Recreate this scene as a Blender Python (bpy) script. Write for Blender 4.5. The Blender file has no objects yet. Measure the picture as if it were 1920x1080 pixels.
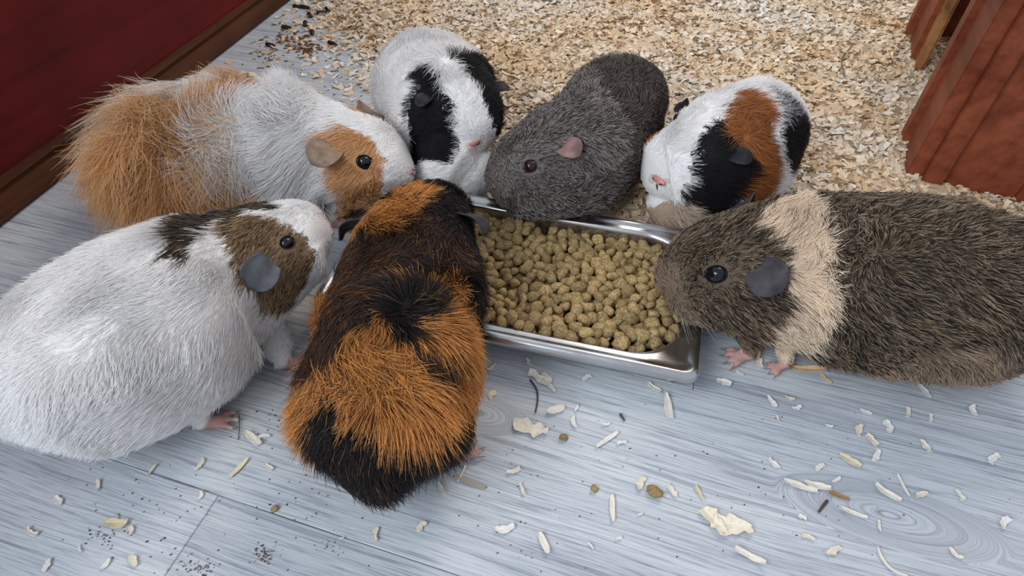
import bpy, bmesh, math, random
import numpy as np
from mathutils import Vector, Matrix

rng = np.random.RandomState(7)
random.seed(7)
sc = bpy.context.scene
COL = sc.collection

# ------------------------------------------------------------------ camera, light, exposure
CAM_H, CAM_PITCH, CAM_F = .4146, .8125, 1150.0
cd = bpy.data.cameras.new('camera'); cam = bpy.data.objects.new('camera', cd); COL.objects.link(cam)
cam.location = (0, 0, CAM_H); cam.rotation_euler = (math.pi/2-CAM_PITCH, 0, 0)
cd.sensor_width = 36; cd.lens = 36*CAM_F/1920; cd.clip_start = .01
cd.dof.use_dof = False
sc.camera = cam
sc.view_settings.view_transform = 'Standard'; sc.view_settings.look = 'None'
sc.view_settings.gamma = 1; sc.view_settings.use_curve_mapping = False
sc.view_settings.exposure = 0.0
w = bpy.data.worlds.new('daylight'); sc.world = w; w.use_nodes = True
w.node_tree.nodes['Background'].inputs[0].default_value = (.85, .90, 1, 1)
w.node_tree.nodes['Background'].inputs[1].default_value = .64

def area(name, loc, target, size, power, color):
    d = bpy.data.lights.new(name, 'AREA'); d.shape = 'RECTANGLE'; d.size, d.size_y = size; d.energy = power; d.color = color
    o = bpy.data.objects.new(name, d); COL.objects.link(o); o.location = loc
    o.rotation_euler = (Vector(target)-Vector(loc)).to_track_quat('-Z', 'Y').to_euler()
    return o
area('window_light', (-1.15, -.55, 1.15), (-.1, .35, 0), (1.1, 1.1), 33, (.86, .94, 1))
area('room_lamp', (.9, 1.9, 1.9), (.3, .7, 0), (.9, .9), 22, (1, .86, .70))

# ------------------------------------------------------------------ helpers
FW = np.array([0, math.cos(CAM_PITCH), -math.sin(CAM_PITCH)]); RT = np.array([1., 0, 0]); UPV = np.cross(RT, FW)
def at(px, py, z=0.0):
    """point at height z seen at this place of the 1920x1080 photograph"""
    d = FW+RT*(px-960)/CAM_F+UPV*(540-py)/CAM_F
    return np.array([0, 0, CAM_H])+d*((z-CAM_H)/d[2])

def tag(o, label=None, cat=None, group=None, kind=None):
    if label: o['label'] = label
    if cat: o['category'] = cat
    if group: o['group'] = group
    if kind: o['kind'] = kind
    return o

def mesh(name, V, Fc, mat=None, smooth=False):
    me = bpy.data.meshes.new(name); me.from_pydata([tuple(map(float, v)) for v in V], [], [tuple(map(int, f)) for f in Fc])
    if mat: me.materials.append(mat)
    if smooth: me.polygons.foreach_set('use_smooth', [True]*len(me.polygons))
    me.update(); return me

def obj(name, me, parent=None, loc=None):
    o = bpy.data.objects.new(name, me); COL.objects.link(o)
    if parent: o.parent = parent
    if loc is not None: o.location = tuple(map(float, loc))
    return o

def mat(name, col=(.5, .5, .5), rough=.6, metal=0, spec=.5, **kw):
    m = bpy.data.materials.new(name); m.use_nodes = True; b = m.node_tree.nodes['Principled BSDF']
    b.inputs['Base Color'].default_value = (*col, 1); b.inputs['Roughness'].default_value = rough
    b.inputs['Metallic'].default_value = metal; b.inputs['Specular IOR Level'].default_value = spec
    for k, v in kw.items(): b.inputs[k.replace('_', ' ')].default_value = v
    return m

class NT:
    def __init__(s, m): s.t = m.node_tree; s.b = s.t.nodes['Principled BSDF']
    def n(s, typ, ins=None, **kw):
        x = s.t.nodes.new(typ)
        for k, v in kw.items(): setattr(x, k, v)
        for k, v in (ins or {}).items():
            if isinstance(v, bpy.types.NodeSocket): s.t.links.new(v, x.inputs[k])
            else: x.inputs[k].default_value = v
        return x
    def m(s, op, a, b=None, c=None):
        i = {0: a}
        if b is not None: i[1] = b
        if c is not None: i[2] = c
        return s.n('ShaderNodeMath', i, operation=op).outputs[0]
    def ramp(s, f, stops):
        r = s.n('ShaderNodeValToRGB', {0: f}); e = r.color_ramp.elements
        while len(e) < len(stops): e.new(.5)
        for q, (p, c) in zip(e, stops): q.position = p; q.color = (*c, 1)
        return r.outputs[0]
    def mix(s, f, a, b, bt='MIX'):
        x = s.n('ShaderNodeMix', data_type='RGBA', blend_type=bt)
        for k, v in ((0, f), (6, a), (7, b)):
            if isinstance(v, bpy.types.NodeSocket): s.t.links.new(v, x.inputs[k])
            else: x.inputs[k].default_value = v if k == 0 else (*v, 1)
        return x.outputs[2]
    def out(s, sock, name): s.t.links.new(sock, s.b.inputs[name])
    def bump(s, h, strength=.3, dist=.001):
        s.out(s.n('ShaderNodeBump', {'Height': h, 'Strength': strength, 'Distance': dist}).outputs[0], 'Normal')

def wave(seed, k=6, f=1.0):
    """smooth vector noise in -1..1 out of summed sines"""
    r = np.random.RandomState(seed); D = r.randn(k, 3)*f; ph = r.rand(k, 3)*6.28
    def g(p):
        a = p@D.T
        return np.stack([np.sin(a+ph[:, i]).sum(1) for i in range(3)], 1)/math.sqrt(k)
    return g

# ------------------------------------------------------------------ floor of grey laminate planks
PA = math.radians(-17.4); EX = np.array([math.cos(PA), math.sin(PA), 0]); EY = np.array([-math.sin(PA), math.cos(PA), 0])
def plank_material():
    m = mat('grey_laminate', rough=.48, spec=.4); t = NT(m)
    oc = t.n('ShaderNodeTexCoord').outputs['Object']
    info = t.n('ShaderNodeObjectInfo')
    sep = t.n('ShaderNodeSeparateXYZ', {0: oc}); x, y = sep.outputs[0], sep.outputs[1]
    rnd = t.m('MULTIPLY', info.outputs['Random'], 37.0)
    # knots: rings around a few centres (along, across, radius along, radius across)
    warp = t.n('ShaderNodeTexNoise', {'Vector': t.n('ShaderNodeCombineXYZ', {0: t.m('MULTIPLY', x, 3.5), 1: t.m('MULTIPLY', y, 9.), 2: rnd}).outputs[0], 'Scale': 1., 'Detail': 2.})
    yy = t.m('ADD', y, t.m('MULTIPLY', t.m('SUBTRACT', warp.outputs[0], .5), .018))
    for kx, ky, rx, ry in ((1.00, .126, .052, .017), (.700, .118, .030, .012)):
        dx = t.m('DIVIDE', t.m('SUBTRACT', x, kx), rx); dy = t.m('DIVIDE', t.m('SUBTRACT', y, ky), ry)
        r = t.m('SQRT', t.m('ADD', t.m('MULTIPLY', dx, dx), t.m('MULTIPLY', dy, dy)))
        f = t.n('ShaderNodeMapRange', {0: r, 1: .75, 2: 1.5, 3: 1., 4: 0.}, interpolation_type='SMOOTHSTEP').outputs[0]
        ring = t.m('MULTIPLY', r, ry)
        yy = t.m('ADD', t.m('MULTIPLY', yy, t.m('SUBTRACT', 1., f)), t.m('MULTIPLY', ring, f))
    def grain(sx, sy, det, rough=.6):
        v = t.n('ShaderNodeCombineXYZ', {0: t.m('MULTIPLY', x, sx), 1: t.m('MULTIPLY', yy, sy), 2: rnd}).outputs[0]
        return t.n('ShaderNodeTexNoise', {'Vector': v, 'Scale': 1., 'Detail': det, 'Roughness': rough}).outputs[0]
    fine = grain(22, 800, 3, .7); mid = grain(7, 270, 4, .7); broad = grain(2.2, 22, 2)
    c1 = t.ramp(fine, ((.34, (.34, .37, .405)), (.50, (.53, .57, .61)), (.72, (.62, .66, .69))))
    c2 = t.ramp(mid, ((.36, (.60, .63, .67)), (.47, (1, 1, 1))))
    c3 = t.ramp(broad, ((.32, (.78, .77, .82)), (.50, (.97, .97, .99)), (.66, (1.06, 1.05, 1.04))))
    c = t.mix(.85, c1, c2, 'MULTIPLY'); c = t.mix(.85, c, c3, 'MULTIPLY')
    tone = t.n('ShaderNodeMapRange', {0: info.outputs['Random'], 1: 0., 2: 1., 3: .94, 4: 1.08}).outputs[0]
    c = t.n('ShaderNodeVectorMath', {0: c, 1: t.n('ShaderNodeCombineXYZ', {0: tone, 1: tone, 2: tone}).outputs[0]}, operation='MULTIPLY').outputs[0]
    t.out(c, 'Base Color')
    t.out(t.ramp(mid, ((.3, (.62,)*3), (.6, (.42,)*3))), 'Roughness')
    t.bump(t.m('ADD', fine, mid), .35, .0006)
    return m
PLK = plank_material()
fl = obj('floor', mesh('floor', [(-3, -1.5, -.009), (3, -1.5, -.009), (3, 4, -.009), (-3, 4, -.009)], [(0, 1, 2, 3)], mat('floor_joint', (.20, .21, .225), .9)))
tag(fl, 'grey wood-look laminate floor under the animals', None, None, 'structure')
PW, PL = .19, 1.28
P0 = at(410, 928); P0[2] = 0
def plank(a0, a1, b0, b1):
    g, ch = .0002, .0006
    pts = []
    for z, k in ((-.008, 0), (-ch, 0), (0, ch)):
        for a, b in ((a0+g+k, b0+g+k), (a1-g-k, b0+g+k), (a1-g-k, b1-g-k), (a0+g+k, b1-g-k)): pts.append((a-a0, b-b0, z))
    Fc = [(8, 9, 10, 11)]+[(l*4+i, l*4+(i+1) % 4, (l+1)*4+(i+1) % 4, (l+1)*4+i) for l in range(2) for i in range(4)]
    o = obj('plank', mesh('plank', pts, Fc, PLK), fl)
    o.location = tuple(P0+EX*a0+EY*b0); o.rotation_euler = (0, 0, PA)
for row in range(-2, 9):
    off = {-1: 0.0, 0: -.55, 1: .31, 2: -.9, 3: -.35}.get(row, (row*.43) % 1.28-1.28)
    for k in range(-2, 2):
        a0 = off+k*PL
        c = P0+EX*(a0+PL/2)+EY*(row*PW+PW/2)
        if abs(c[0]) < 1.75 and c[1] > -.5: plank(a0, a0+PL, row*PW, row*PW+PW)

# ------------------------------------------------------------------ red stained panel at the back left
def wood_mat(name, dark, light, sx=3., sy=60., rough=.55):
    m = mat(name, rough=rough, spec=.18); t = NT(m)
    oc = t.n('ShaderNodeTexCoord').outputs['Object']
    mp = t.n('ShaderNodeMapping', {0: oc, 3: (sx, sy, sy)}).outputs[0]
    n1 = t.n('ShaderNodeTexNoise', {'Vector': mp, 'Scale': 1., 'Detail': 5., 'Roughness': .6}).outputs[0]
    n2 = t.n('ShaderNodeTexNoise', {'Vector': oc, 'Scale': 9., 'Detail': 3.}).outputs[0]
    c = t.ramp(t.m('ADD', t.m('MULTIPLY', n1, .65), t.m('MULTIPLY', n2, .35)), ((.35, dark), (.62, light)))
    t.out(c, 'Base Color'); t.bump(n1, .35, .001)
    return m
RED = wood_mat('red_stained_wood', (.070, .005, .005), (.135, .009, .008))
RAW = wood_mat('brown_bare_wood', (.050, .016, .006), (.12, .040, .015))
def box(name, size, m, parent=None, loc=(0, 0, 0), rot=(0, 0, 0), bev=.0015, seg=2, rough=0.0, cuts=0):
    bm = bmesh.new(); bmesh.ops.create_cube(bm, size=1)
    for v in bm.verts: v.co = Vector((v.co.x*size[0], v.co.y*size[1], v.co.z*size[2]))
    if cuts: bmesh.ops.subdivide_edges(bm, edges=bm.edges[:], cuts=cuts, use_grid_fill=True)
    else: bmesh.ops.bevel(bm, geom=bm.edges[:], offset=bev, segments=seg, affect='EDGES')
    if rough:
        for v in bm.verts: v.co += Vector(np.random.RandomState(int(abs(v.co.x*9e4+v.co.y*7e4+v.co.z*5e4)) % 99991).randn(3)*rough)
    me = bpy.data.meshes.new(name); bm.to_mesh(me); bm.free(); me.materials.append(m)
    o = obj(name, me, parent); o.location = loc; o.rotation_euler = rot
    return o
a, b = at(548, 0), at(370, 140)
d = (a-b)/np.linalg.norm(a-b); ang = math.atan2(d[1], d[0]); mid = b+d*-.05
nrm = np.array([-d[1], d[0], 0])
wl = box('wall_left', (2.6, .022, .55), RED, None, tuple(mid+nrm*.013+np.array([0, 0, .31])), (0, 0, ang))
tag(wl, 'dark red stained wooden pen panel behind the long-haired guinea pig', None, None, 'structure')
box('bottom_rail', (2.6, .026, .030), RAW, wl, (0, 0, -.294), (0, 0, 0), .003)
scr = box('grip_strip', (2.6, .0025, .010), RAW, wl, (0, -.012, -.272), (0, 0, 0), .0008)

# ------------------------------------------------------------------ steel tray
TRW, TRD, TRZ, TYAW = .325, .176, .030, -.2512
TC = np.array([.1421, .2684, 0]); TX = np.array([math.cos(TYAW), math.sin(TYAW), 0]); TY = np.array([-math.sin(TYAW), math.cos(TYAW), 0])
TORG = TC-TX*TRW/2+TY*TRD/2
def rrect(hx, hy, r, n=14):
    pts = []
    for cx, cy, a0 in ((hx-r, hy-r, 0), (-hx+r, hy-r, 90), (-hx+r, -hy+r, 180), (hx-r, -hy+r, 270)):
        for i in range(n):
            a_ = math.radians(a0+90*i/(n-1)); pts.append((cx+r*math.cos(a_), cy+r*math.sin(a_)))
    return pts
steel = mat('brushed_steel', (.56, .57, .58), .27, 1.0); t = NT(steel)
oc = t.n('ShaderNodeTexCoord').outputs['Object']
br = t.n('ShaderNodeTexNoise', {'Vector': t.n('ShaderNodeMapping', {0: oc, 3: (25., 900., 900.)}).outputs[0], 'Scale': 1., 'Detail': 3.}).outputs[0]
sm = t.n('ShaderNodeTexNoise', {'Vector': oc, 'Scale': 28., 'Detail': 4.}).outputs[0]
t.out(t.m('ADD', t.m('MULTIPLY', br, .16), t.m('MULTIPLY', sm, .30)), 'Roughness'); t.bump(br, .06, .0003)
t.out(t.ramp(sm, ((.3, (.50, .50, .51)), (.7, (.60, .61, .62)))), 'Base Color')
HX, HY = TRW/2, TRD/2
prof = []   # (inset, radius, z)
prof += [(.0022, .0085, TRZ-.0105), (.0, .0105, TRZ-.0095), (-.0002, .0105, TRZ-.0055), (.0008, .010, TRZ-.0018), (.0028, .009, TRZ-.0002), (.0050, .0085, TRZ+.0002), (.0072, .0085, TRZ-.0004), (.0092, .009, TRZ-.0014), (.0105, .010, TRZ-.0018)]
flr = []
rings = [(HX-i, HY-i, r, z) for i, r, z in prof]
for i, r, z in ((.0135, .040, TRZ-.0018), (.0150, .042, TRZ-.0020), (.0163, .042, TRZ-.0032), (.0170, .042, TRZ-.006), (.0200, .040, .012), (.0215, .038, .006), (.0250, .034, .0025), (.0320, .028, .0012), (.060, .012, .0012)):
    rings.append((HX-i, HY-i, r, z))
V, Fc = [], []
for hx, hy, r, z in rings: V += [(x, y, z) for x, y in rrect(hx, hy, r)]
n = len(rrect(1, 1, .1))
for k in range(len(rings)-1):
    for i in range(n): Fc.append((k*n+i, k*n+(i+1) % n, (k+1)*n+(i+1) % n, (k+1)*n+i))
Fc.append(tuple((len(rings)-1)*n+i for i in range(n)))
tray_me = mesh('steel_tray', V, Fc, steel, True)
tray = obj('steel_tray', tray_me, None, TORG); tray.rotation_euler = (0, 0, TYAW)
s = tray.modifiers.new('thickness', 'SOLIDIFY'); s.thickness = .0008; s.offset = -1
tag(tray, 'shallow rectangular stainless steel tray filled with brown food pellets', 'tray')

# ------------------------------------------------------------------ food pellets
pel = mat('pressed_pellet', (.25, .17, .06), .75, spec=.3); t = NT(pel)
oc = t.n('ShaderNodeTexCoord').outputs['Object']; info = t.n('ShaderNodeObjectInfo')
gn = t.n('ShaderNodeTexNoise', {'Vector': oc, 'Scale': 620., 'Detail': 4., 'Roughness': .65}).outputs[0]
c = t.ramp(gn, ((.32, (.16, .105, .040)), (.50, (.37, .255, .120)), (.72, (.56, .42, .22))))
rv = t.n('ShaderNodeAttribute', attribute_name='tone').outputs['Fac']
tn = t.n('ShaderNodeMapRange', {0: t.m('FRACT', t.m('ADD', info.outputs['Random'], rv)), 1: 0., 2: 1., 3: .72, 4: 1.22}).outputs[0]
t.out(t.n('ShaderNodeVectorMath', {0: c, 1: t.n('ShaderNodeCombineXYZ', {0: tn, 1: tn, 2: t.m('MULTIPLY', tn, .95)}).outputs[0]}, operation='MULTIPLY').outputs[0], 'Base Color')
t.bump(gn, .5, .0012)
def nugget(seed, sub=2):
    r = np.random.RandomState(seed); bm = bmesh.new(); bmesh.ops.create_icosphere(bm, subdivisions=sub, radius=1)
    g = wave(seed+50, 5, 1.6); P = np.array([v.co[:] for v in bm.verts]); Fi = [[v.index for v in f.verts] for f in bm.faces]; bm.free()
    ax = np.array([1.22, .90+r.rand()*.15, .72+r.rand()*.18])
    g2 = wave(seed+80, 6, 3.6); d_ = 1+.24*g(P)[:, 0]+.08*g2(P)[:, 0]
    c0 = r.randn(3); c0[2] *= .4; c0 /= np.linalg.norm(c0)
    d_ -= .42*np.exp(-((P-c0)**2).sum(1)/.22)
    c1 = r.randn(3); c1 /= np.linalg.norm(c1); d_ += .22*np.exp(-((P-c1)**2).sum(1)/.3)
    return P*d_[:, None]*ax*.0052, Fi
NUG = [nugget(i) for i in range(10)]
NUGM = [mesh('pellet', v, f, pel, True) for v, f in NUG]
cand = []
ox, oy = HX-.021, HY-.021
for _ in range(60000):
    x, y = rng.uniform(-ox, ox), rng.uniform(-oy, oy)
    qx, qy = abs(x)-(ox-.036), abs(y)-(oy-.036)
    if qx > 0 and qy > 0 and math.hypot(qx, qy) > .036: continue
    if all((x-q[0])**2+(y-q[1])**2 > .0081**2 for q in cand): cand.append((x, y))
    if len(cand) > 640: break
def heap(x, y): 
    return .0225-.007*max(0, (y-.030)/.04)*(1 if x > .0 else .4)+.0012*math.sin(x*60)+.001*math.sin(y*75+x*20)
tops = []
for x, y in cand:
    p = TORG+TX*x+TY*y; z = heap(x, y)+rng.uniform(-.0022, .0022)
    tops.append((p[0], p[1], z))
tops.sort(key=lambda p: p[0]**2+p[1]**2 if p[0] > -.09 else 9+p[1])
PLAB = 'lumpy brown food pellet lying in the heap in the steel tray'
def rot3():
    return (rng.uniform(0, 6.28), rng.uniform(-.7, .7), rng.uniform(0, 6.28))
for k, p in enumerate(tops[:300]):
    o = obj('food_pellet', NUGM[k % 10]); o.location = p; o.rotation_euler = rot3(); s_ = rng.uniform(.82, 1.22); o.scale = (s_,)*3
    tag(o, PLAB, 'pellet', 'food pellets on top of the heap in the tray')
V, Fc, tone = [], [], []
rest = [(p, 1) for p in tops[300:]]
for _ in range(560):
    x, y = rng.uniform(-ox, ox), rng.uniform(-oy, oy)
    qx, qy = abs(x)-(ox-.036), abs(y)-(oy-.036)
    if qx > 0 and qy > 0 and math.hypot(qx, qy) > .036: continue
    p = TORG+TX*x+TY*y; rest.append(((p[0], p[1], heap(x, y)-.006+rng.uniform(-.003, .001)), 1))
off = 0
for k, (p, _) in enumerate(rest):
    v, f = NUG[k % 10]; e = Matrix.Rotation(rng.uniform(0, 6.28), 3, 'Z')@Matrix.Rotation(rng.uniform(-.9, .9), 3, 'X')@Matrix.Rotation(rng.uniform(0, 6.28), 3, 'Y')
    vv = v@np.array(e).T*rng.uniform(.85, 1.2)+np.array(p)
    V.append(vv); Fc += [[i+off for i in q] for q in f]; off += len(vv); tone += [rng.rand()]*len(vv)
# a bed under the pellets so that no steel shows between them
me = mesh('pellet_heap', np.vstack(V), Fc, pel, True)
me.attributes.new('tone', 'FLOAT', 'POINT').data.foreach_set('value', tone)
tag(obj('pellet_heap', me), 'deeper layer of brown food pellets filling the steel tray', 'pellets', None, 'stuff')
# ---- shared loft code (copied verbatim into scene.py) ----
def catmull(P, n):
    P = np.asarray(P, float); m = len(P)
    Q = np.vstack([2*P[0]-P[1], P, 2*P[-1]-P[-2]])
    t = np.linspace(0, m-1, n); i = np.minimum(t.astype(int), m-2); f = (t-i)[:, None]
    a, b, c, d = Q[i], Q[i+1], Q[i+2], Q[i+3]
    return .5*((2*b)+(-a+c)*f+(2*a-5*b+4*c-d)*f*f+(-a+3*b-3*c+d)*f**3)

def spine(st, n=120):
    """stations (x,y,z,w,h) rump to nose -> evenly spaced centres, half widths, tangents, side and up vectors."""
    S = catmull(st, 600)
    L = np.concatenate([[0], np.cumsum(np.linalg.norm(np.diff(S[:, :3], axis=0), axis=1))])
    u = np.linspace(0, 1, n); u = .5-.5*np.cos(np.pi*u); u = u*.75+np.linspace(0, 1, n)*.25
    l = u*L[-1]
    S = np.stack([np.interp(l, L, S[:, k]) for k in range(5)], 1)
    for end, cap in ((l, .055), (L[-1]-l, .022)):
        q = np.clip(end/cap, 0, 1); S[:, 3:] *= np.sqrt(np.clip(1-(1-q)**2, 0, 1))[:, None]
    T = np.gradient(S[:, :3], axis=0); T /= np.linalg.norm(T, axis=1)[:, None]+1e-12
    side = np.cross(T, [0, 0, 1.]); side /= np.linalg.norm(side, axis=1)[:, None]+1e-9
    up = np.cross(side, T)
    return S, T, side, up, l, L[-1]

def loft(st, n=120, m=64, floor=.004):
    S, T, side, up, l, Lt = spine(st, n)
    th = np.linspace(0, 2*np.pi, m, endpoint=False)
    c, s = np.cos(th), np.sin(th)
    e = 2/2.25
    cc = np.sign(c)*np.abs(c)**e; ss = np.sign(s)*np.abs(s)**e
    V = S[:, None, :3] + side[:, None]*(S[:, 3, None]*ss[None])[..., None] + up[:, None]*(S[:, 4, None]*cc[None])[..., None]
    V[..., 2] = np.maximum(V[..., 2], floor)
    return V, S, T, side, up, l, Lt
# ---- end shared ----

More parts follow.
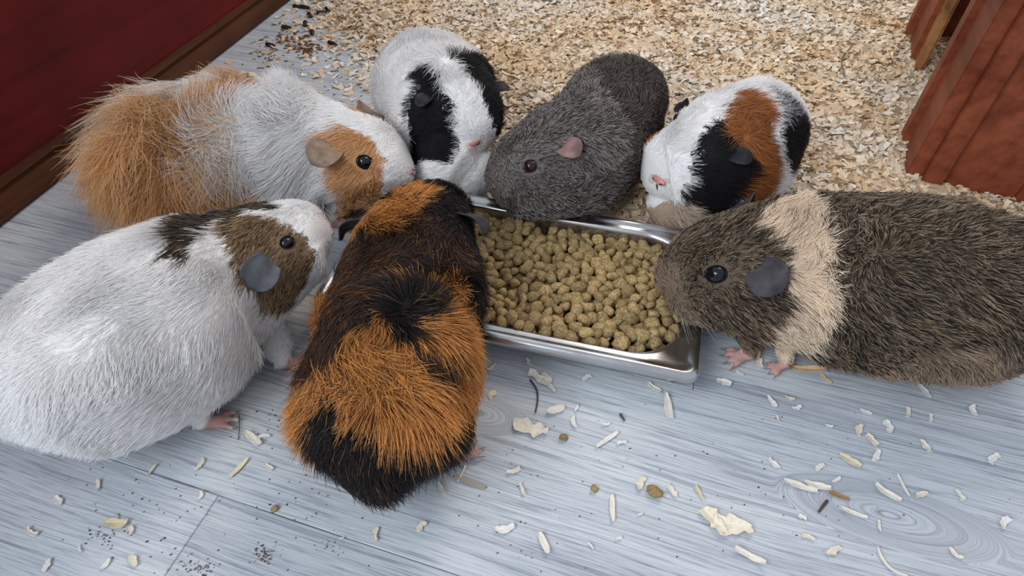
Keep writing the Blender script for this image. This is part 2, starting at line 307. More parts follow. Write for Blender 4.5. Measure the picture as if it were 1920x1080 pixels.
# guinea pig bodies: spine stations (x, y, z, half width, half height), eyes, ears, nose, feet and coat patches (mm points by colour)
PIGS = {
 'A': dict(
  st=[[-0.3394, 0.2242, 0.055, 0.0311, 0.0361], [-0.3143, 0.2361, 0.066, 0.0564, 0.0542], [-0.2846, 0.2624, 0.07, 0.0678, 0.0618], [-0.2578, 0.2944, 0.07, 0.0681, 0.063], [-0.2369, 0.3253, 0.07, 0.0581, 0.0577], [-0.2158, 0.3439, 0.07, 0.0508, 0.0474], [-0.1905, 0.3644, 0.074, 0.0424, 0.0398], [-0.1679, 0.3816, 0.076, 0.0318, 0.0292], [-0.1513, 0.3892, 0.074, 0.0224, 0.0206]],
  eyes=[[[-0.1695, 0.3429, 0.1024], [0.6008, -0.3495, 0.719]], [[-0.2102, 0.395, 0.0939], [-0.2981, 0.8293, 0.4727]]],
  eye_r=0.005,
  eye_c='blk',
  ears=[[[-0.1784, 0.3262, 0.0992], [0.6008, -0.5067, 0.6183], [-0.1953, 0.3107, 0.09]], [[-0.2274, 0.39, 0.0887], [-0.4254, 0.8374, 0.3433], [-0.2463, 0.377, 0.0795]]],
  ear_w=0.013,
  ear_c='e1',
  nose=[[-0.1499, 0.3856, 0.0761], [0.9541, 0.2954, -0.0484], 0.004, 'pk'],
  blobs=[],
  whorls=[],
  feet=[[[-0.1814, 0.3028, 0.004], 0.063, 1.0, 4], [[-0.2272, 0.2476, 0.004], 0.18, 1.05, 3]],
  base='w',
  coat={
   'w': '-154 347 76, -197 404 65, -150 377 85, -160 401 82, -196 304 102, -254 378 89, -153 380 92, -209 300 118, -278 352 107, -206 263 38, -283 195 66, -339 279 50, -212 336 116, -157 342 73, -152 371 90, -166 405 86, -272 198 55, -337 283 40, -246 344 124, -152 375 91, -154 372 96, -150 385 78, -211 242 66, -317 325 46, -218 318 123, -152 353 74, -182 388 106, -171 362 108, -320 253 123, -155 357 95, -166 340 50, -153 352 85, -218 354 115, -176 372 109, -158 388 96, -184 306 59, -244 380 46, -160 359 101, -191 401 95, -160 340 61, -204 396 51, -299 300 127, -154 348 78, -195 404 66, -151 358 82, -157 346 60, -197 398 52, -213 323 119, -181 311 53, -237 380 41, -156 364 98, -182 405 92, -155 353 92, -193 405 83, -213 331 118, -163 336 59, -262 315 131, -200 312 109, -249 374 99, -160 384 99, -215 328 119, -156 381 97, -155 346 71, -197 402 61, -151 364 87, -217 347 116, -325 211 99, -343 251 93, -156 346 66, -207 323 115, -196 299 99, -168 333 51, -207 333 115, -218 326 121, -174 361 109, -176 367 109, -158 341 70, -179 315 52, -231 381 41, -238 317 129, -164 357 103, -153 354 88, -190 407 78, -162 363 103, -200 292 107, -286 354 92, -316 205 99, -155 359 96, -187 406 89, -214 341 116, -209 331 116, -177 320 49, -153 357 90, -197 310 106, -249 377 95, -226 298 128, -155 351 89, -169 368 107, -186 387 106, -177 381 107, -178 360 110, -153 351 70, -183 305 64, -183 370 111, -203 367 113, -221 297 125, -151 381 87, -184 363 112, -151 355 78, -185 407 68, -202 322 112, -184 307 52, -250 205 73, -337 300 52, -157 373 99, -244 323 129, -241 218 99, -172 329 49, -215 385 40, -188 305 90, -151 357 81, -299 275 130, -204 309 113, -237 237 114, -155 376 97, -153 351 67, -319 203 93, -174 327 47, -217 382 38, -242 319 129, -296 221 120, -281 203 104, -343 282 91, -215 336 118, -153 359 92, -183 408 84, -164 361 104, -168 359 106, -158 356 98, -182 308 57, -241 380 44, -185 317 41, -230 373 32, -178 390 105, -216 348 116, -232 294 129, -158 378 100, -159 364 101, -184 402 96, -153 351 82, -193 406 70, -323 204 90, -344 256 83, -293 292 130, -188 301 81, -159 340 66, -204 399 56, -267 211 110, -250 205 69, -337 299 49, -185 302 70, -248 381 54, -197 315 108, -246 375 98, -239 252 124, -199 308 107, -190 300 86, -159 361 100, -289 217 118, -336 275 109, -191 368 112, -248 206 65, -335 300 46, -202 325 113, -194 301 96, -254 202 69, -338 297 49, -191 301 91, -256 317 130, -235 295 130, -200 367 113, -249 206 77, -337 301 55, -181 372 110, -213 342 116, -242 216 96, -272 213 114, -246 335 126, -173 368 108, -298 223 121, -255 202 76, -339 297 55, -166 331 58, -213 392 48, -280 281 133, -214 288 120, -179 379 108, -200 317 111, -245 373 102, -244 243 122, -209 328 116, -212 271 114, -294 226 123, -197 271 88, -306 340 66, -322 224 111, -181 319 44, -227 377 35, -210 280 115, -300 337 102, -196 297 97, -263 375 82, -211 318 119, -263 324 128, -198 300 103, -256 329 128, -239 295 131, -233 248 119, -188 370 112, -217 246 38, -305 316 24, -206 324 115, -313 237 122, -189 362 113, -225 295 127, -209 338 116, -187 300 70, -250 380 53, -194 369 113, -237 305 130, -242 241 120, -321 310 108, -182 308 59, -242 381 46, -179 365 110, -218 298 124, -282 340 114, -219 312 124, -236 299 131, -300 259 130, -182 365 111, -249 254 128, -304 260 129, -254 226 117, -329 301 104, -186 303 79, -250 382 61, -198 298 102, -200 315 110, -283 277 133, -269 220 119, -333 290 107, -218 334 119, -192 302 93, -312 222 116, -153 363 94, -178 407 87, -206 327 115, -213 254 105, -314 331 88, -249 356 117, -185 303 67, -248 381 52, -195 283 93, -296 349 74, -213 295 121, -187 300 73, -251 381 56, -218 303 124, -238 238 116, -299 214 115, -208 256 100, -312 335 81, -205 254 88, -236 307 130, -239 323 128, -215 321 121, -250 209 92, -217 300 123, -280 342 114, -240 269 129, -242 336 126, -245 254 127, -204 319 114, -290 195 84, -195 367 113, -189 302 88, -252 382 73, -233 230 105, -279 237 128, -246 331 127, -227 290 128, -270 197 64, -218 314 124, -264 200 90, -257 201 76, -340 296 55, -238 303 131, -217 310 123, -254 206 92, -262 204 96, -342 295 79, -236 313 130, -243 329 128, -197 308 105, -219 307 124, -192 296 84, -258 379 66, -231 239 112, -323 317 97, -218 296 124, -232 219 66, -251 256 129, -271 196 71, -341 287 52, -235 301 130, -214 238 62, -318 322 43, -219 294 125, -187 303 86, -250 382 70, -296 279 131, -204 316 113, -308 214 112, -340 260 105, -233 292 130, -284 199 48, -290 257 131, -238 311 130, -250 229 118, -327 304 104, -217 257 112, -311 330 97, -299 198 94, -295 275 131, -202 275 104, -304 339 88, -232 219 59, -327 308 41, -224 297 127, -302 211 111, -317 201 91, -344 261 83, -248 337 126, -222 293 126, -290 241 129, -219 246 105, -319 326 88, -230 264 124, -305 323 112, -168 365 107, -216 316 122, -258 200 69, -339 294 49, -187 303 84, -250 382 67, -266 198 72, -341 290 52, -282 200 99, -344 282 85, -200 263 55, -206 270 107, -239 301 131, -205 251 66, -228 294 128, -296 198 96, -310 223 117, -281 199 97, -230 290 129, -236 216 59, -163 346 50',
   'b': '-232 307 129, -221 354 115, -189 377 110, -183 379 109, -192 387 106, -203 375 111, -237 331 127, -218 370 111, -221 331 122, -222 301 126, -190 376 111, -242 356 118, -199 375 111, -234 298 130, -239 329 127, -225 300 127, -195 376 111, -210 377 110, -223 347 117, -241 344 124, -224 353 116, -208 367 113, -214 368 113, -185 378 109, -231 351 118, -224 361 113, -238 325 128, -190 387 106, -227 362 113, -223 311 126, -219 361 114, -224 309 127, -225 373 109, -211 367 113, -222 339 119, -240 338 125, -239 345 123, -228 314 127, -224 328 124, -233 313 129, -216 361 114, -245 356 118, -229 306 129, -220 341 118, -206 375 111, -235 337 125, -231 302 129, -223 306 126, -225 345 118, -233 324 127, -228 307 128, -227 304 128, -233 318 128, -223 321 125, -219 333 120, -222 308 126, -224 316 126, -213 360 114, -222 322 124, -237 347 122, -224 337 121, -231 309 129, -221 319 124, -219 325 122, -196 389 105, -221 303 126, -230 298 129, -222 317 125, -232 320 128',
   'a': '-184 309 88, -173 323 54, -222 387 44, -168 327 61, -218 392 50, -187 311 96, -174 356 109, -163 333 72, -192 350 114, -182 359 111, -159 341 82, -206 401 68, -161 336 65, -209 397 55, -167 328 66, -217 394 54, -209 354 115, -163 346 98, -204 400 89, -161 346 95, -165 332 62, -185 305 81, -248 383 64, -168 326 70, -170 323 65, -180 310 67, -181 309 64, -171 323 60, -223 390 49, -178 312 63, -236 385 50, -188 356 113, -193 303 97, -253 380 84, -170 354 106, -209 342 115, -199 322 111, -241 373 103, -194 311 104, -248 378 92, -204 329 114, -173 352 108, -157 343 78, -177 315 58, -232 385 46, -183 353 112, -185 309 90, -245 384 76, -213 354 115, -207 343 115, -169 327 57, -158 348 91, -197 319 109, -243 375 100, -176 315 63, -232 387 51, -192 305 97, -158 346 90, -202 403 80, -163 349 100, -205 360 114, -160 348 96, -201 401 87, -164 352 102, -200 398 94, -155 349 88, -179 354 110, -182 306 70, -186 353 112, -184 344 111, -175 319 55, -226 386 44, -180 312 58, -236 383 45, -161 336 79, -210 400 66, -155 348 85, -198 404 73, -205 338 115, -155 346 82, -199 404 69, -161 351 98, -158 342 85, -205 402 73, -183 306 79, -164 331 79, -196 328 111, -181 308 73, -243 385 57, -160 337 70, -209 398 58, -194 307 101, -251 379 88, -199 362 114, -173 320 60, -202 334 114, -195 317 107, -174 351 108, -195 315 106, -160 338 72, -207 399 61, -185 305 83, -191 308 98, -250 380 86, -197 356 114, -166 352 103, -207 355 115, -158 355 97, -192 311 102, -247 379 90, -166 329 71, -217 396 58, -169 350 105, -158 350 94, -198 403 85, -171 357 107, -172 349 106, -159 339 77, -207 400 64, -195 361 114, -161 356 101, -195 401 94, -200 327 112, -164 332 69, -158 344 87, -203 402 75, -190 361 113, -192 319 105, -206 348 115, -184 304 76, -248 383 59, -184 357 112, -160 344 92, -205 401 82, -211 348 115, -167 355 105, -203 354 115, -177 314 79, -235 389 63, -187 357 113, -195 324 109, -237 377 101, -175 355 109, -172 320 64, -226 390 52, -209 361 114, -193 355 114, -187 351 113, -189 305 92, -250 382 79, -198 354 114, -200 330 113, -194 304 99, -187 306 90, -249 382 76, -196 320 108, -162 334 77, -189 311 98, -203 333 114, -174 339 104, -215 392 96, -200 360 114, -183 308 83, -189 308 96, -248 381 83, -192 316 104, -243 379 94, -186 309 92, -190 329 109, -196 313 107, -247 376 97',
   'p': '-152 387 87, -155 388 92',
  }),
 'B': dict(
  st=[[-0.3732, 0.5109, 0.06, 0.0397, 0.0397], [-0.34, 0.5067, 0.066, 0.0523, 0.0497], [-0.3011, 0.5175, 0.068, 0.0592, 0.0555], [-0.2549, 0.5221, 0.068, 0.0595, 0.0574], [-0.213, 0.5223, 0.066, 0.0532, 0.0522], [-0.1749, 0.516, 0.064, 0.0445, 0.0445], [-0.1425, 0.5082, 0.06, 0.0401, 0.0391], [-0.116, 0.5014, 0.054, 0.0285, 0.0274], [-0.0977, 0.4981, 0.05, 0.018, 0.0169]],
  eyes=[[[-0.1366, 0.4761, 0.0818], [0.27, -0.8167, 0.51]], [[-0.1227, 0.5404, 0.0683], [0.6006, 0.7896, 0.1255]]],
  eye_r=0.0067,
  eye_c='blk',
  ears=[[[-0.1639, 0.4827, 0.0947], [0.0298, -0.6878, 0.7253], [-0.1812, 0.4659, 0.0843]], [[-0.1486, 0.5508, 0.0804], [0.3466, 0.8739, 0.3408], [-0.156, 0.5738, 0.07]]],
  ear_w=0.0147,
  ear_c='e2',
  nose=[[-0.0982, 0.4962, 0.0565], [0.9519, -0.244, 0.1855], 0.0047, 'pk'],
  blobs=[],
  whorls=[],
  feet=[[[-0.1746, 0.4791, 0.004], -0.147, 1.0, 4]],
  base='w',
  coat={
   'w': '-280 471 104, -292 578 81, -120 498 88, -222 470 51, -218 566 31, -120 475 64, -111 529 51, -272 479 112, -114 512 85, -169 472 55, -261 486 117, -267 574 100, -170 473 48, -154 545 33, -326 530 119, -272 477 110, -281 577 90, -298 501 122, -307 557 112, -184 504 110, -283 463 90, -298 578 61, -122 475 48, -114 524 37, -115 481 74, -107 526 65, -231 466 71, -168 476 41, -276 476 110, -129 477 40, -120 522 31, -217 497 115, -214 566 102, -171 472 73, -183 487 100, -170 558 86, -125 530 88, -220 478 33, -167 502 106, -124 495 90, -162 474 42, -278 467 97, -290 580 72, -116 477 68, -227 467 63, -227 573 39, -142 503 100, -125 478 39, -157 504 104, -287 505 124, -320 526 121, -116 480 72, -279 464 92, -185 475 47, -171 549 31, -174 474 82, -157 556 60, -205 536 116, -183 480 93, -168 560 75, -228 494 116, -166 497 104, -241 515 124, -269 463 85, -278 580 55, -166 471 67, -148 551 46, -186 478 89, -170 561 70, -248 464 78, -255 579 49, -292 530 124, -105 508 75, -116 483 76, -108 526 68, -257 463 79, -265 579 49, -112 491 79, -136 499 97, -243 480 109, -248 578 89, -173 472 60, -241 523 124, -124 506 92, -224 476 35, -222 553 20, -120 476 70, -110 530 58, -278 468 100, -290 579 75, -112 484 73, -119 478 73, -110 529 62, -268 486 117, -275 573 100, -237 547 120, -254 500 122, -258 566 110, -108 490 73, -273 462 84, -316 540 119, -277 528 125, -204 472 71, -189 567 47, -277 478 112, -286 576 93, -117 476 59, -119 476 46, -112 522 37, -158 512 105, -261 494 121, -115 491 82, -281 462 84, -295 578 55, -129 510 96, -281 462 87, -295 578 58, -149 500 102, -197 501 112, -139 507 99, -282 528 125, -271 461 79, -280 540 123, -290 512 124, -231 466 63, -243 506 123, -296 507 123, -220 473 44, -216 560 26, -297 495 121, -139 513 100, -256 489 118, -261 573 102, -229 467 57, -201 475 86, -185 568 62, -121 474 54, -112 527 42, -239 466 81, -244 579 52, -147 509 102, -277 462 84, -119 480 76, -110 529 67, -146 504 101, -115 487 80, -244 515 124, -120 486 82, -172 503 107, -222 469 57, -218 569 35, -243 488 116, -247 574 99, -171 476 85, -178 488 101, -225 527 121, -167 471 62, -149 550 43, -118 475 53, -314 525 122, -237 465 74, -241 577 46, -173 473 77, -155 555 55, -257 467 95, -175 476 86, -275 461 79, -162 503 105, -296 522 124, -245 469 95, -163 470 56, -159 500 103, -142 511 101, -297 514 124, -214 473 88, -233 523 123, -239 523 124, -276 473 106, -120 474 60, -223 468 63, -221 572 39, -290 530 124, -174 472 66, -286 543 122, -268 481 114, -275 576 95, -185 473 77, -169 560 54, -288 519 125, -237 465 71, -268 479 112, -275 577 93, -214 470 66, -242 530 124, -120 488 84, -124 501 91, -286 520 125, -166 472 50, -149 544 34, -172 474 81, -155 556 60, -263 486 117, -218 471 51, -212 565 31, -236 516 123, -253 463 78, -260 579 49, -254 494 120, -258 569 106, -251 505 124, -248 500 122, -252 566 110, -254 505 124, -241 465 75, -247 578 46, -231 527 122, -175 491 102, -173 497 105, -164 548 95, -262 462 79, -270 579 49, -283 512 125, -233 533 122, -120 493 86, -225 468 57, -224 570 35, -171 496 104, -275 481 114, -284 575 95, -279 528 125, -128 498 93, -195 514 114, -122 509 91, -281 520 125, -200 487 104, -179 485 98, -278 520 125, -293 499 122, -128 505 95, -276 471 104, -287 579 82, -182 482 96, -168 559 79, -161 498 103, -220 483 106, -218 575 87, -184 478 89, -168 560 70, -275 541 123, -180 476 85, -249 512 125, -165 470 62, -147 549 42, -112 488 77, -133 503 97, -156 512 105, -234 467 80, -238 579 51, -177 491 103, -166 553 90, -260 463 82, -268 580 52, -287 464 92, -134 509 98, -124 490 87, -283 464 92, -298 578 64, -255 463 82, -155 506 104, -233 466 71, -235 576 44, -175 501 107, -291 505 123, -282 466 97, -258 489 118, -264 572 102, -253 464 81, -226 484 109, -227 575 90, -236 533 123, -181 485 99, -168 557 83, -287 512 124, -272 481 114, -246 500 122, -249 566 110, -243 465 78, -248 464 81, -255 580 52, -266 462 79, -233 494 117, -235 570 102, -233 466 74, -235 577 46, -191 472 65, -175 559 43, -294 547 120, -200 472 65, -275 463 87, -287 579 58, -280 472 106, -167 471 72, -150 507 103, -184 476 85, -243 465 81, -249 580 52, -246 506 123, -209 474 87, -282 467 99, -295 579 75, -256 494 121, -261 569 106',
   'o': '-265 511 125, -304 491 119, -324 558 106, -232 469 46, -233 564 27, -144 470 63, -129 542 45, -124 482 82, -141 498 99, -310 495 120, -132 486 90, -128 474 48, -238 468 46, -310 467 100, -162 472 77, -269 538 124, -137 475 42, -126 527 31, -241 464 72, -247 577 44, -170 484 96, -263 529 125, -135 489 93, -131 473 48, -282 484 116, -292 572 100, -267 539 124, -152 478 89, -136 548 74, -288 499 122, -128 478 79, -116 535 67, -127 482 83, -295 478 112, -312 570 94, -146 497 100, -161 473 81, -238 466 54, -279 460 75, -292 576 47, -295 485 117, -124 479 78, -113 532 67, -156 473 44, -142 537 30, -148 483 93, -134 544 81, -248 542 123, -334 490 113, -147 491 98, -233 466 60, -236 573 37, -294 462 89, -323 572 61, -170 492 102, -288 460 75, -175 483 96, -161 555 80, -268 490 120, -343 462 58, -341 545 40, -174 484 97, -161 555 82, -287 469 35, -299 551 19, -242 545 121, -125 473 60, -154 470 74, -137 549 53, -148 495 100, -292 464 94, -313 576 68, -285 461 84, -300 577 55, -156 469 63, -139 547 44, -160 471 50, -144 542 34, -174 487 100, -161 553 86, -268 521 126, -120 482 79, -155 470 68, -166 478 89, -149 553 72, -162 494 102, -233 474 37, -234 556 20, -304 465 38, -257 511 125, -167 476 86, -149 554 68, -284 460 75, -300 575 47, -273 485 117, -253 539 124, -284 500 123, -291 562 112, -290 462 89, -309 576 61, -279 500 123, -285 562 112, -124 477 74, -273 521 126, -125 474 66, -114 532 51, -174 478 89, -145 493 98, -281 476 110, -292 576 90, -134 476 42, -124 525 32, -291 461 84, -312 575 55, -344 500 112, -347 533 106, -302 495 120, -124 486 85, -269 493 121, -275 569 107, -244 530 124, -158 473 44, -144 538 30, -292 465 96, -313 575 72, -154 499 102, -283 494 121, -291 565 108, -293 464 94, -316 575 68, -230 471 44, -226 471 44, -253 530 125, -267 499 123, -289 462 89, -306 577 61, -124 475 70, -113 532 57, -263 522 126, -266 493 121, -272 569 107, -245 542 122, -147 479 89, -133 545 75, -350 467 87, -345 551 68, -260 511 125, -288 460 78, -306 575 49, -128 489 89, -286 467 99, -290 460 81, -286 470 104, -325 494 117, -341 544 108, -169 488 100, -176 478 90, -132 491 93, -326 458 55, -341 549 36, -239 465 64, -158 493 101, -132 483 87, -287 466 97, -250 530 125, -281 478 112, -292 575 92, -271 529 125, -135 495 96, -129 474 71, -290 494 121, -299 564 108, -165 493 102, -154 546 91, -237 465 60, -153 469 57, -137 544 40, -320 492 118, -338 547 108, -316 461 91, -345 561 67, -266 529 125, -290 468 101, -306 576 78, -174 480 92, -158 556 76, -332 469 35, -337 530 24, -255 462 68, -310 490 118, -228 469 51, -164 472 78, -146 553 57, -158 470 51, -142 543 36, -297 490 119, -311 563 105, -272 504 124, -277 561 114, -126 473 55, -116 530 41, -280 513 125, -161 470 61, -143 548 42, -259 499 123, -160 470 69, -142 549 48, -318 458 81, -157 470 58, -140 545 40, -152 490 99, -162 489 99, -149 547 87, -161 470 56, -144 546 39, -154 470 51, -232 468 51, -233 568 30, -170 485 97, -156 552 83, -336 495 114, -345 539 107, -267 504 124, -271 561 114, -168 478 89, -278 495 121, -287 494 121, -287 489 119, -297 568 104, -275 461 75, -286 577 47, -343 471 99, -346 552 83, -123 483 82, -228 474 37, -228 556 21, -289 473 107, -303 575 87, -252 512 125, -247 523 125, -286 460 58, -252 522 125, -313 492 118, -333 552 107, -333 462 88, -176 481 93, -161 557 76, -157 473 82, -164 470 67, -146 550 46, -165 474 82, -141 492 97, -248 463 68, -255 576 41, -291 486 117, -283 460 78, -297 576 49, -128 484 86, -270 510 125, -329 488 114, -344 546 104, -262 462 61, -270 574 36, -153 494 101, -166 490 100, -153 549 88, -289 466 97, -306 577 72, -304 486 116, -127 475 74, -177 483 96, -163 556 81, -259 505 124, -128 492 91, -129 473 66, -255 522 125, -157 489 99, -273 490 119, -317 490 118, -161 471 73, -143 551 52, -277 485 117, -242 465 60, -247 574 36, -159 470 73, -318 487 116, -339 551 104, -133 496 95, -289 488 118, -277 460 68, -289 575 42, -242 480 26, -235 466 63, -239 574 39, -251 463 68, -257 576 41, -264 504 124, -268 561 114, -290 461 84, -309 575 55, -255 462 72, -262 577 44, -273 461 72, -284 576 44, -250 463 72, -257 577 44, -234 467 54, -236 570 32, -285 474 108, -298 576 87, -313 486 116, -269 461 72, -148 473 81, -132 547 65, -262 499 123, -266 491 120, -272 571 104, -156 481 32, -146 525 23, -296 490 119, -308 564 105, -244 464 68, -249 576 41, -275 513 125, -273 461 68, -315 486 116, -330 493 116, -343 542 107, -323 486 115, -282 482 115, -292 573 97, -260 462 72, -305 459 52, -336 553 32, -285 477 111, -298 574 92, -285 475 110, -298 575 90, -264 461 68, -273 576 41, -246 464 72, -252 577 44, -260 462 68, -323 463 94, -346 559 73, -269 461 68, -278 576 41, -139 488 94, -294 481 114, -282 506 124, -277 506 124, -279 461 79, -318 472 107, -264 461 72, -273 577 44',
   'c': '-324 511 120, -316 502 121, -337 511 116, -322 519 121, -322 504 120, -324 518 120, -340 506 114, -332 501 117, -307 516 123, -314 497 120, -332 548 110, -316 509 121, -311 501 121, -324 503 120, -301 507 123, -302 513 123, -309 508 122, -300 532 123, -303 506 123, -333 524 118, -303 500 121, -316 554 112, -309 523 123, -311 515 122, -317 517 122, -301 522 124, -307 524 123, -306 496 120, -323 554 110, -306 534 122, -309 536 121, -314 510 122, -327 499 118, -329 505 119, -307 502 121, -317 496 119, -322 498 119',
  }),
 'C': dict(
  st=[[-0.0932, 0.1778, 0.04, 0.0291, 0.0233], [-0.0901, 0.192, 0.052, 0.044, 0.0371], [-0.0859, 0.2146, 0.06, 0.0507, 0.044], [-0.0842, 0.2465, 0.063, 0.0525, 0.0462], [-0.0834, 0.287, 0.063, 0.0543, 0.0464], [-0.0817, 0.3282, 0.062, 0.0528, 0.0469], [-0.081, 0.3696, 0.06, 0.0507, 0.0445], [-0.0788, 0.4065, 0.057, 0.0431, 0.0394], [-0.0754, 0.443, 0.048, 0.0337, 0.0308], [-0.0721, 0.4654, 0.04, 0.0237, 0.0216]],
  eyes=[[[-0.0423, 0.4374, 0.0614], [0.9382, 0.2597, 0.2287]], [[-0.1113, 0.4406, 0.0474], [-0.9359, 0.3363, -0.1045]]],
  eye_r=0.0048,
  eye_c='blk',
  ears=[[[-0.0433, 0.3974, 0.0855], [0.7505, 0.1987, 0.6303], [-0.0283, 0.379, 0.0736]], [[-0.1229, 0.4016, 0.0718], [-0.9205, 0.2972, 0.2536], [-0.1403, 0.3855, 0.0599]]],
  ear_w=0.0143,
  ear_c='e3',
  nose=[[-0.0637, 0.4251, 0.0893], [0.265, 0.3775, 0.8873], 0.0041, 'pk'],
  blobs=[],
  whorls=[[[-0.0711, 0.2742, 0.1088], 0.035, 1.0], [[-0.0843, 0.2016, 0.1], 0.05, 0.3]],
  feet=[[[-0.036, 0.2204, 0.004], 0.422, 0.9, 3]],
  base='o',
  coat={
   'o': '-52 205 93, -100 216 104, -88 253 109, -47 224 95, -57 247 104, -39 235 88, -136 239 71, -110 366 100, -129 229 89, -38 217 82, -137 226 64, -104 238 106, -55 219 100, -116 379 93, -51 247 101, -81 194 95, -61 224 103, -34 226 70, -73 414 95, -95 374 103, -128 224 90, -114 227 102, -30 295 76, -137 299 54, -91 256 109, -76 193 95, -38 220 83, -137 228 65, -51 203 90, -102 394 97, -82 427 91, -43 312 97, -65 292 108, -125 230 94, -59 247 105, -38 258 89, -62 240 106, -37 304 90, -114 207 95, -39 237 88, -80 427 91, -49 291 101, -37 309 90, -53 302 104, -30 298 76, -118 230 100, -40 244 90, -89 197 97, -102 251 108, -98 369 103, -57 244 104, -84 256 110, -109 236 104, -118 208 93, -105 363 102, -33 295 83, -137 300 63, -73 195 96, -99 256 108, -115 239 102, -73 290 109, -61 256 106, -51 289 102, -80 388 102, -121 230 97, -73 406 97, -43 230 93, -33 303 85, -39 232 88, -56 266 105, -54 202 93, -77 427 91, -33 293 83, -36 290 89, -137 294 71, -36 220 77, -136 229 56, -79 404 98, -83 396 100, -125 207 84, -120 223 97, -33 288 83, -138 291 63, -46 206 87, -112 208 97, -107 239 105, -49 211 93, -32 276 81, -138 277 60, -44 227 92, -63 222 104, -83 194 96, -40 315 94, -47 304 100, -51 250 101, -93 366 105, -33 226 68, -135 233 47, -72 245 108, -81 373 104, -67 242 107, -53 222 99, -87 374 104, -49 294 101, -102 243 107, -98 374 103, -32 261 76, -137 262 55, -76 404 98, -113 239 103, -36 245 85, -137 248 66, -37 250 87, -137 253 69, -105 372 101, -56 269 105, -36 230 82, -50 276 101, -40 301 94, -44 209 86, -120 205 88, -125 226 93, -41 230 89, -37 240 84, -137 244 66, -123 235 96, -61 258 106, -96 203 100, -49 203 89, -130 211 78, -116 234 101, -40 306 94, -40 298 94, -84 264 110, -112 215 100, -41 212 83, -136 222 66, -104 243 107, -49 279 101, -81 448 79, -126 218 90, -57 219 101, -103 214 103, -34 240 78, -111 374 98, -80 396 100, -91 253 109, -121 207 89, -98 211 103, -125 210 87, -84 374 104, -118 216 97, -61 195 91, -87 381 103, -45 301 99, -101 363 103, -58 289 105, -109 234 104, -51 291 102, -40 309 94, -121 228 97, -62 242 106, -35 255 83, -137 257 63, -41 214 86, -87 455 75, -56 197 91, -67 195 94, -100 369 103, -36 223 79, -137 230 59, -64 242 107, -40 258 93, -71 292 109, -41 217 86, -136 225 69, -90 366 105, -36 301 89, -136 305 71, -65 195 93, -108 214 102, -96 208 102, -84 381 103, -39 242 88, -136 246 71, -85 233 108, -49 205 90, -78 415 95, -103 221 105, -34 247 81, -137 251 60, -34 258 83, -94 201 99, -46 247 97, -117 206 92, -72 193 94, -58 294 105, -118 232 100, -62 237 105, -102 377 101, -102 246 107, -100 214 103, -116 232 101, -80 256 110, -78 248 109, -86 195 96, -64 261 107, -41 268 94, -65 235 106, -93 205 101, -90 374 104, -75 248 109, -60 197 93, -103 216 104, -45 250 97, -80 196 97, -123 221 94, -119 237 99, -61 222 103, -54 274 104, -33 301 85, -45 286 99, -51 244 101, -40 255 92, -99 236 107, -75 196 96, -96 256 109, -49 222 96, -75 245 109, -126 233 93, -99 246 108, -51 296 102, -62 250 106, -47 286 100, -36 296 89, -61 216 102, -42 253 94, -55 291 105, -96 254 109, -46 208 89, -42 250 94, -37 247 87, -136 251 69, -61 264 107, -67 240 107, -77 388 102, -59 261 106, -80 253 109, -62 197 94, -53 247 102, -59 264 106, -63 227 105, -104 246 107, -107 243 106, -55 222 100, -99 206 101, -68 292 108, -88 230 108, -44 224 92, -62 297 107, -37 255 87, -102 254 108, -80 381 103, -105 217 103, -48 208 91, -46 211 90, -55 299 105, -78 194 95, -111 234 103, -88 256 110, -59 253 106, -88 261 110, -59 195 90, -58 197 92, -60 289 106, -43 307 97, -49 224 97, -70 295 109, -49 299 101, -68 193 93, -55 294 105, -92 198 97, -105 214 102, -55 250 104, -54 261 104, -49 302 101, -63 229 105, -99 254 108, -99 248 108, -108 212 101, -132 213 72, -69 195 95, -110 217 101, -94 256 109, -94 253 109, -84 261 110, -49 250 100, -70 193 93, -60 232 104, -123 377 86, -69 214 104, -52 271 103, -112 213 99, -69 242 108, -60 229 104, -65 240 106, -54 200 91, -78 196 97, -85 197 97, -42 214 87, -107 236 105, -47 281 100, -114 211 97, -60 294 106, -83 197 97, -54 224 100, -61 227 104, -94 203 100, -91 202 100, -120 221 97, -64 258 107, -55 200 92, -62 247 106, -60 244 105, -63 289 107, -64 197 95, -57 222 101, -97 231 107, -77 253 109',
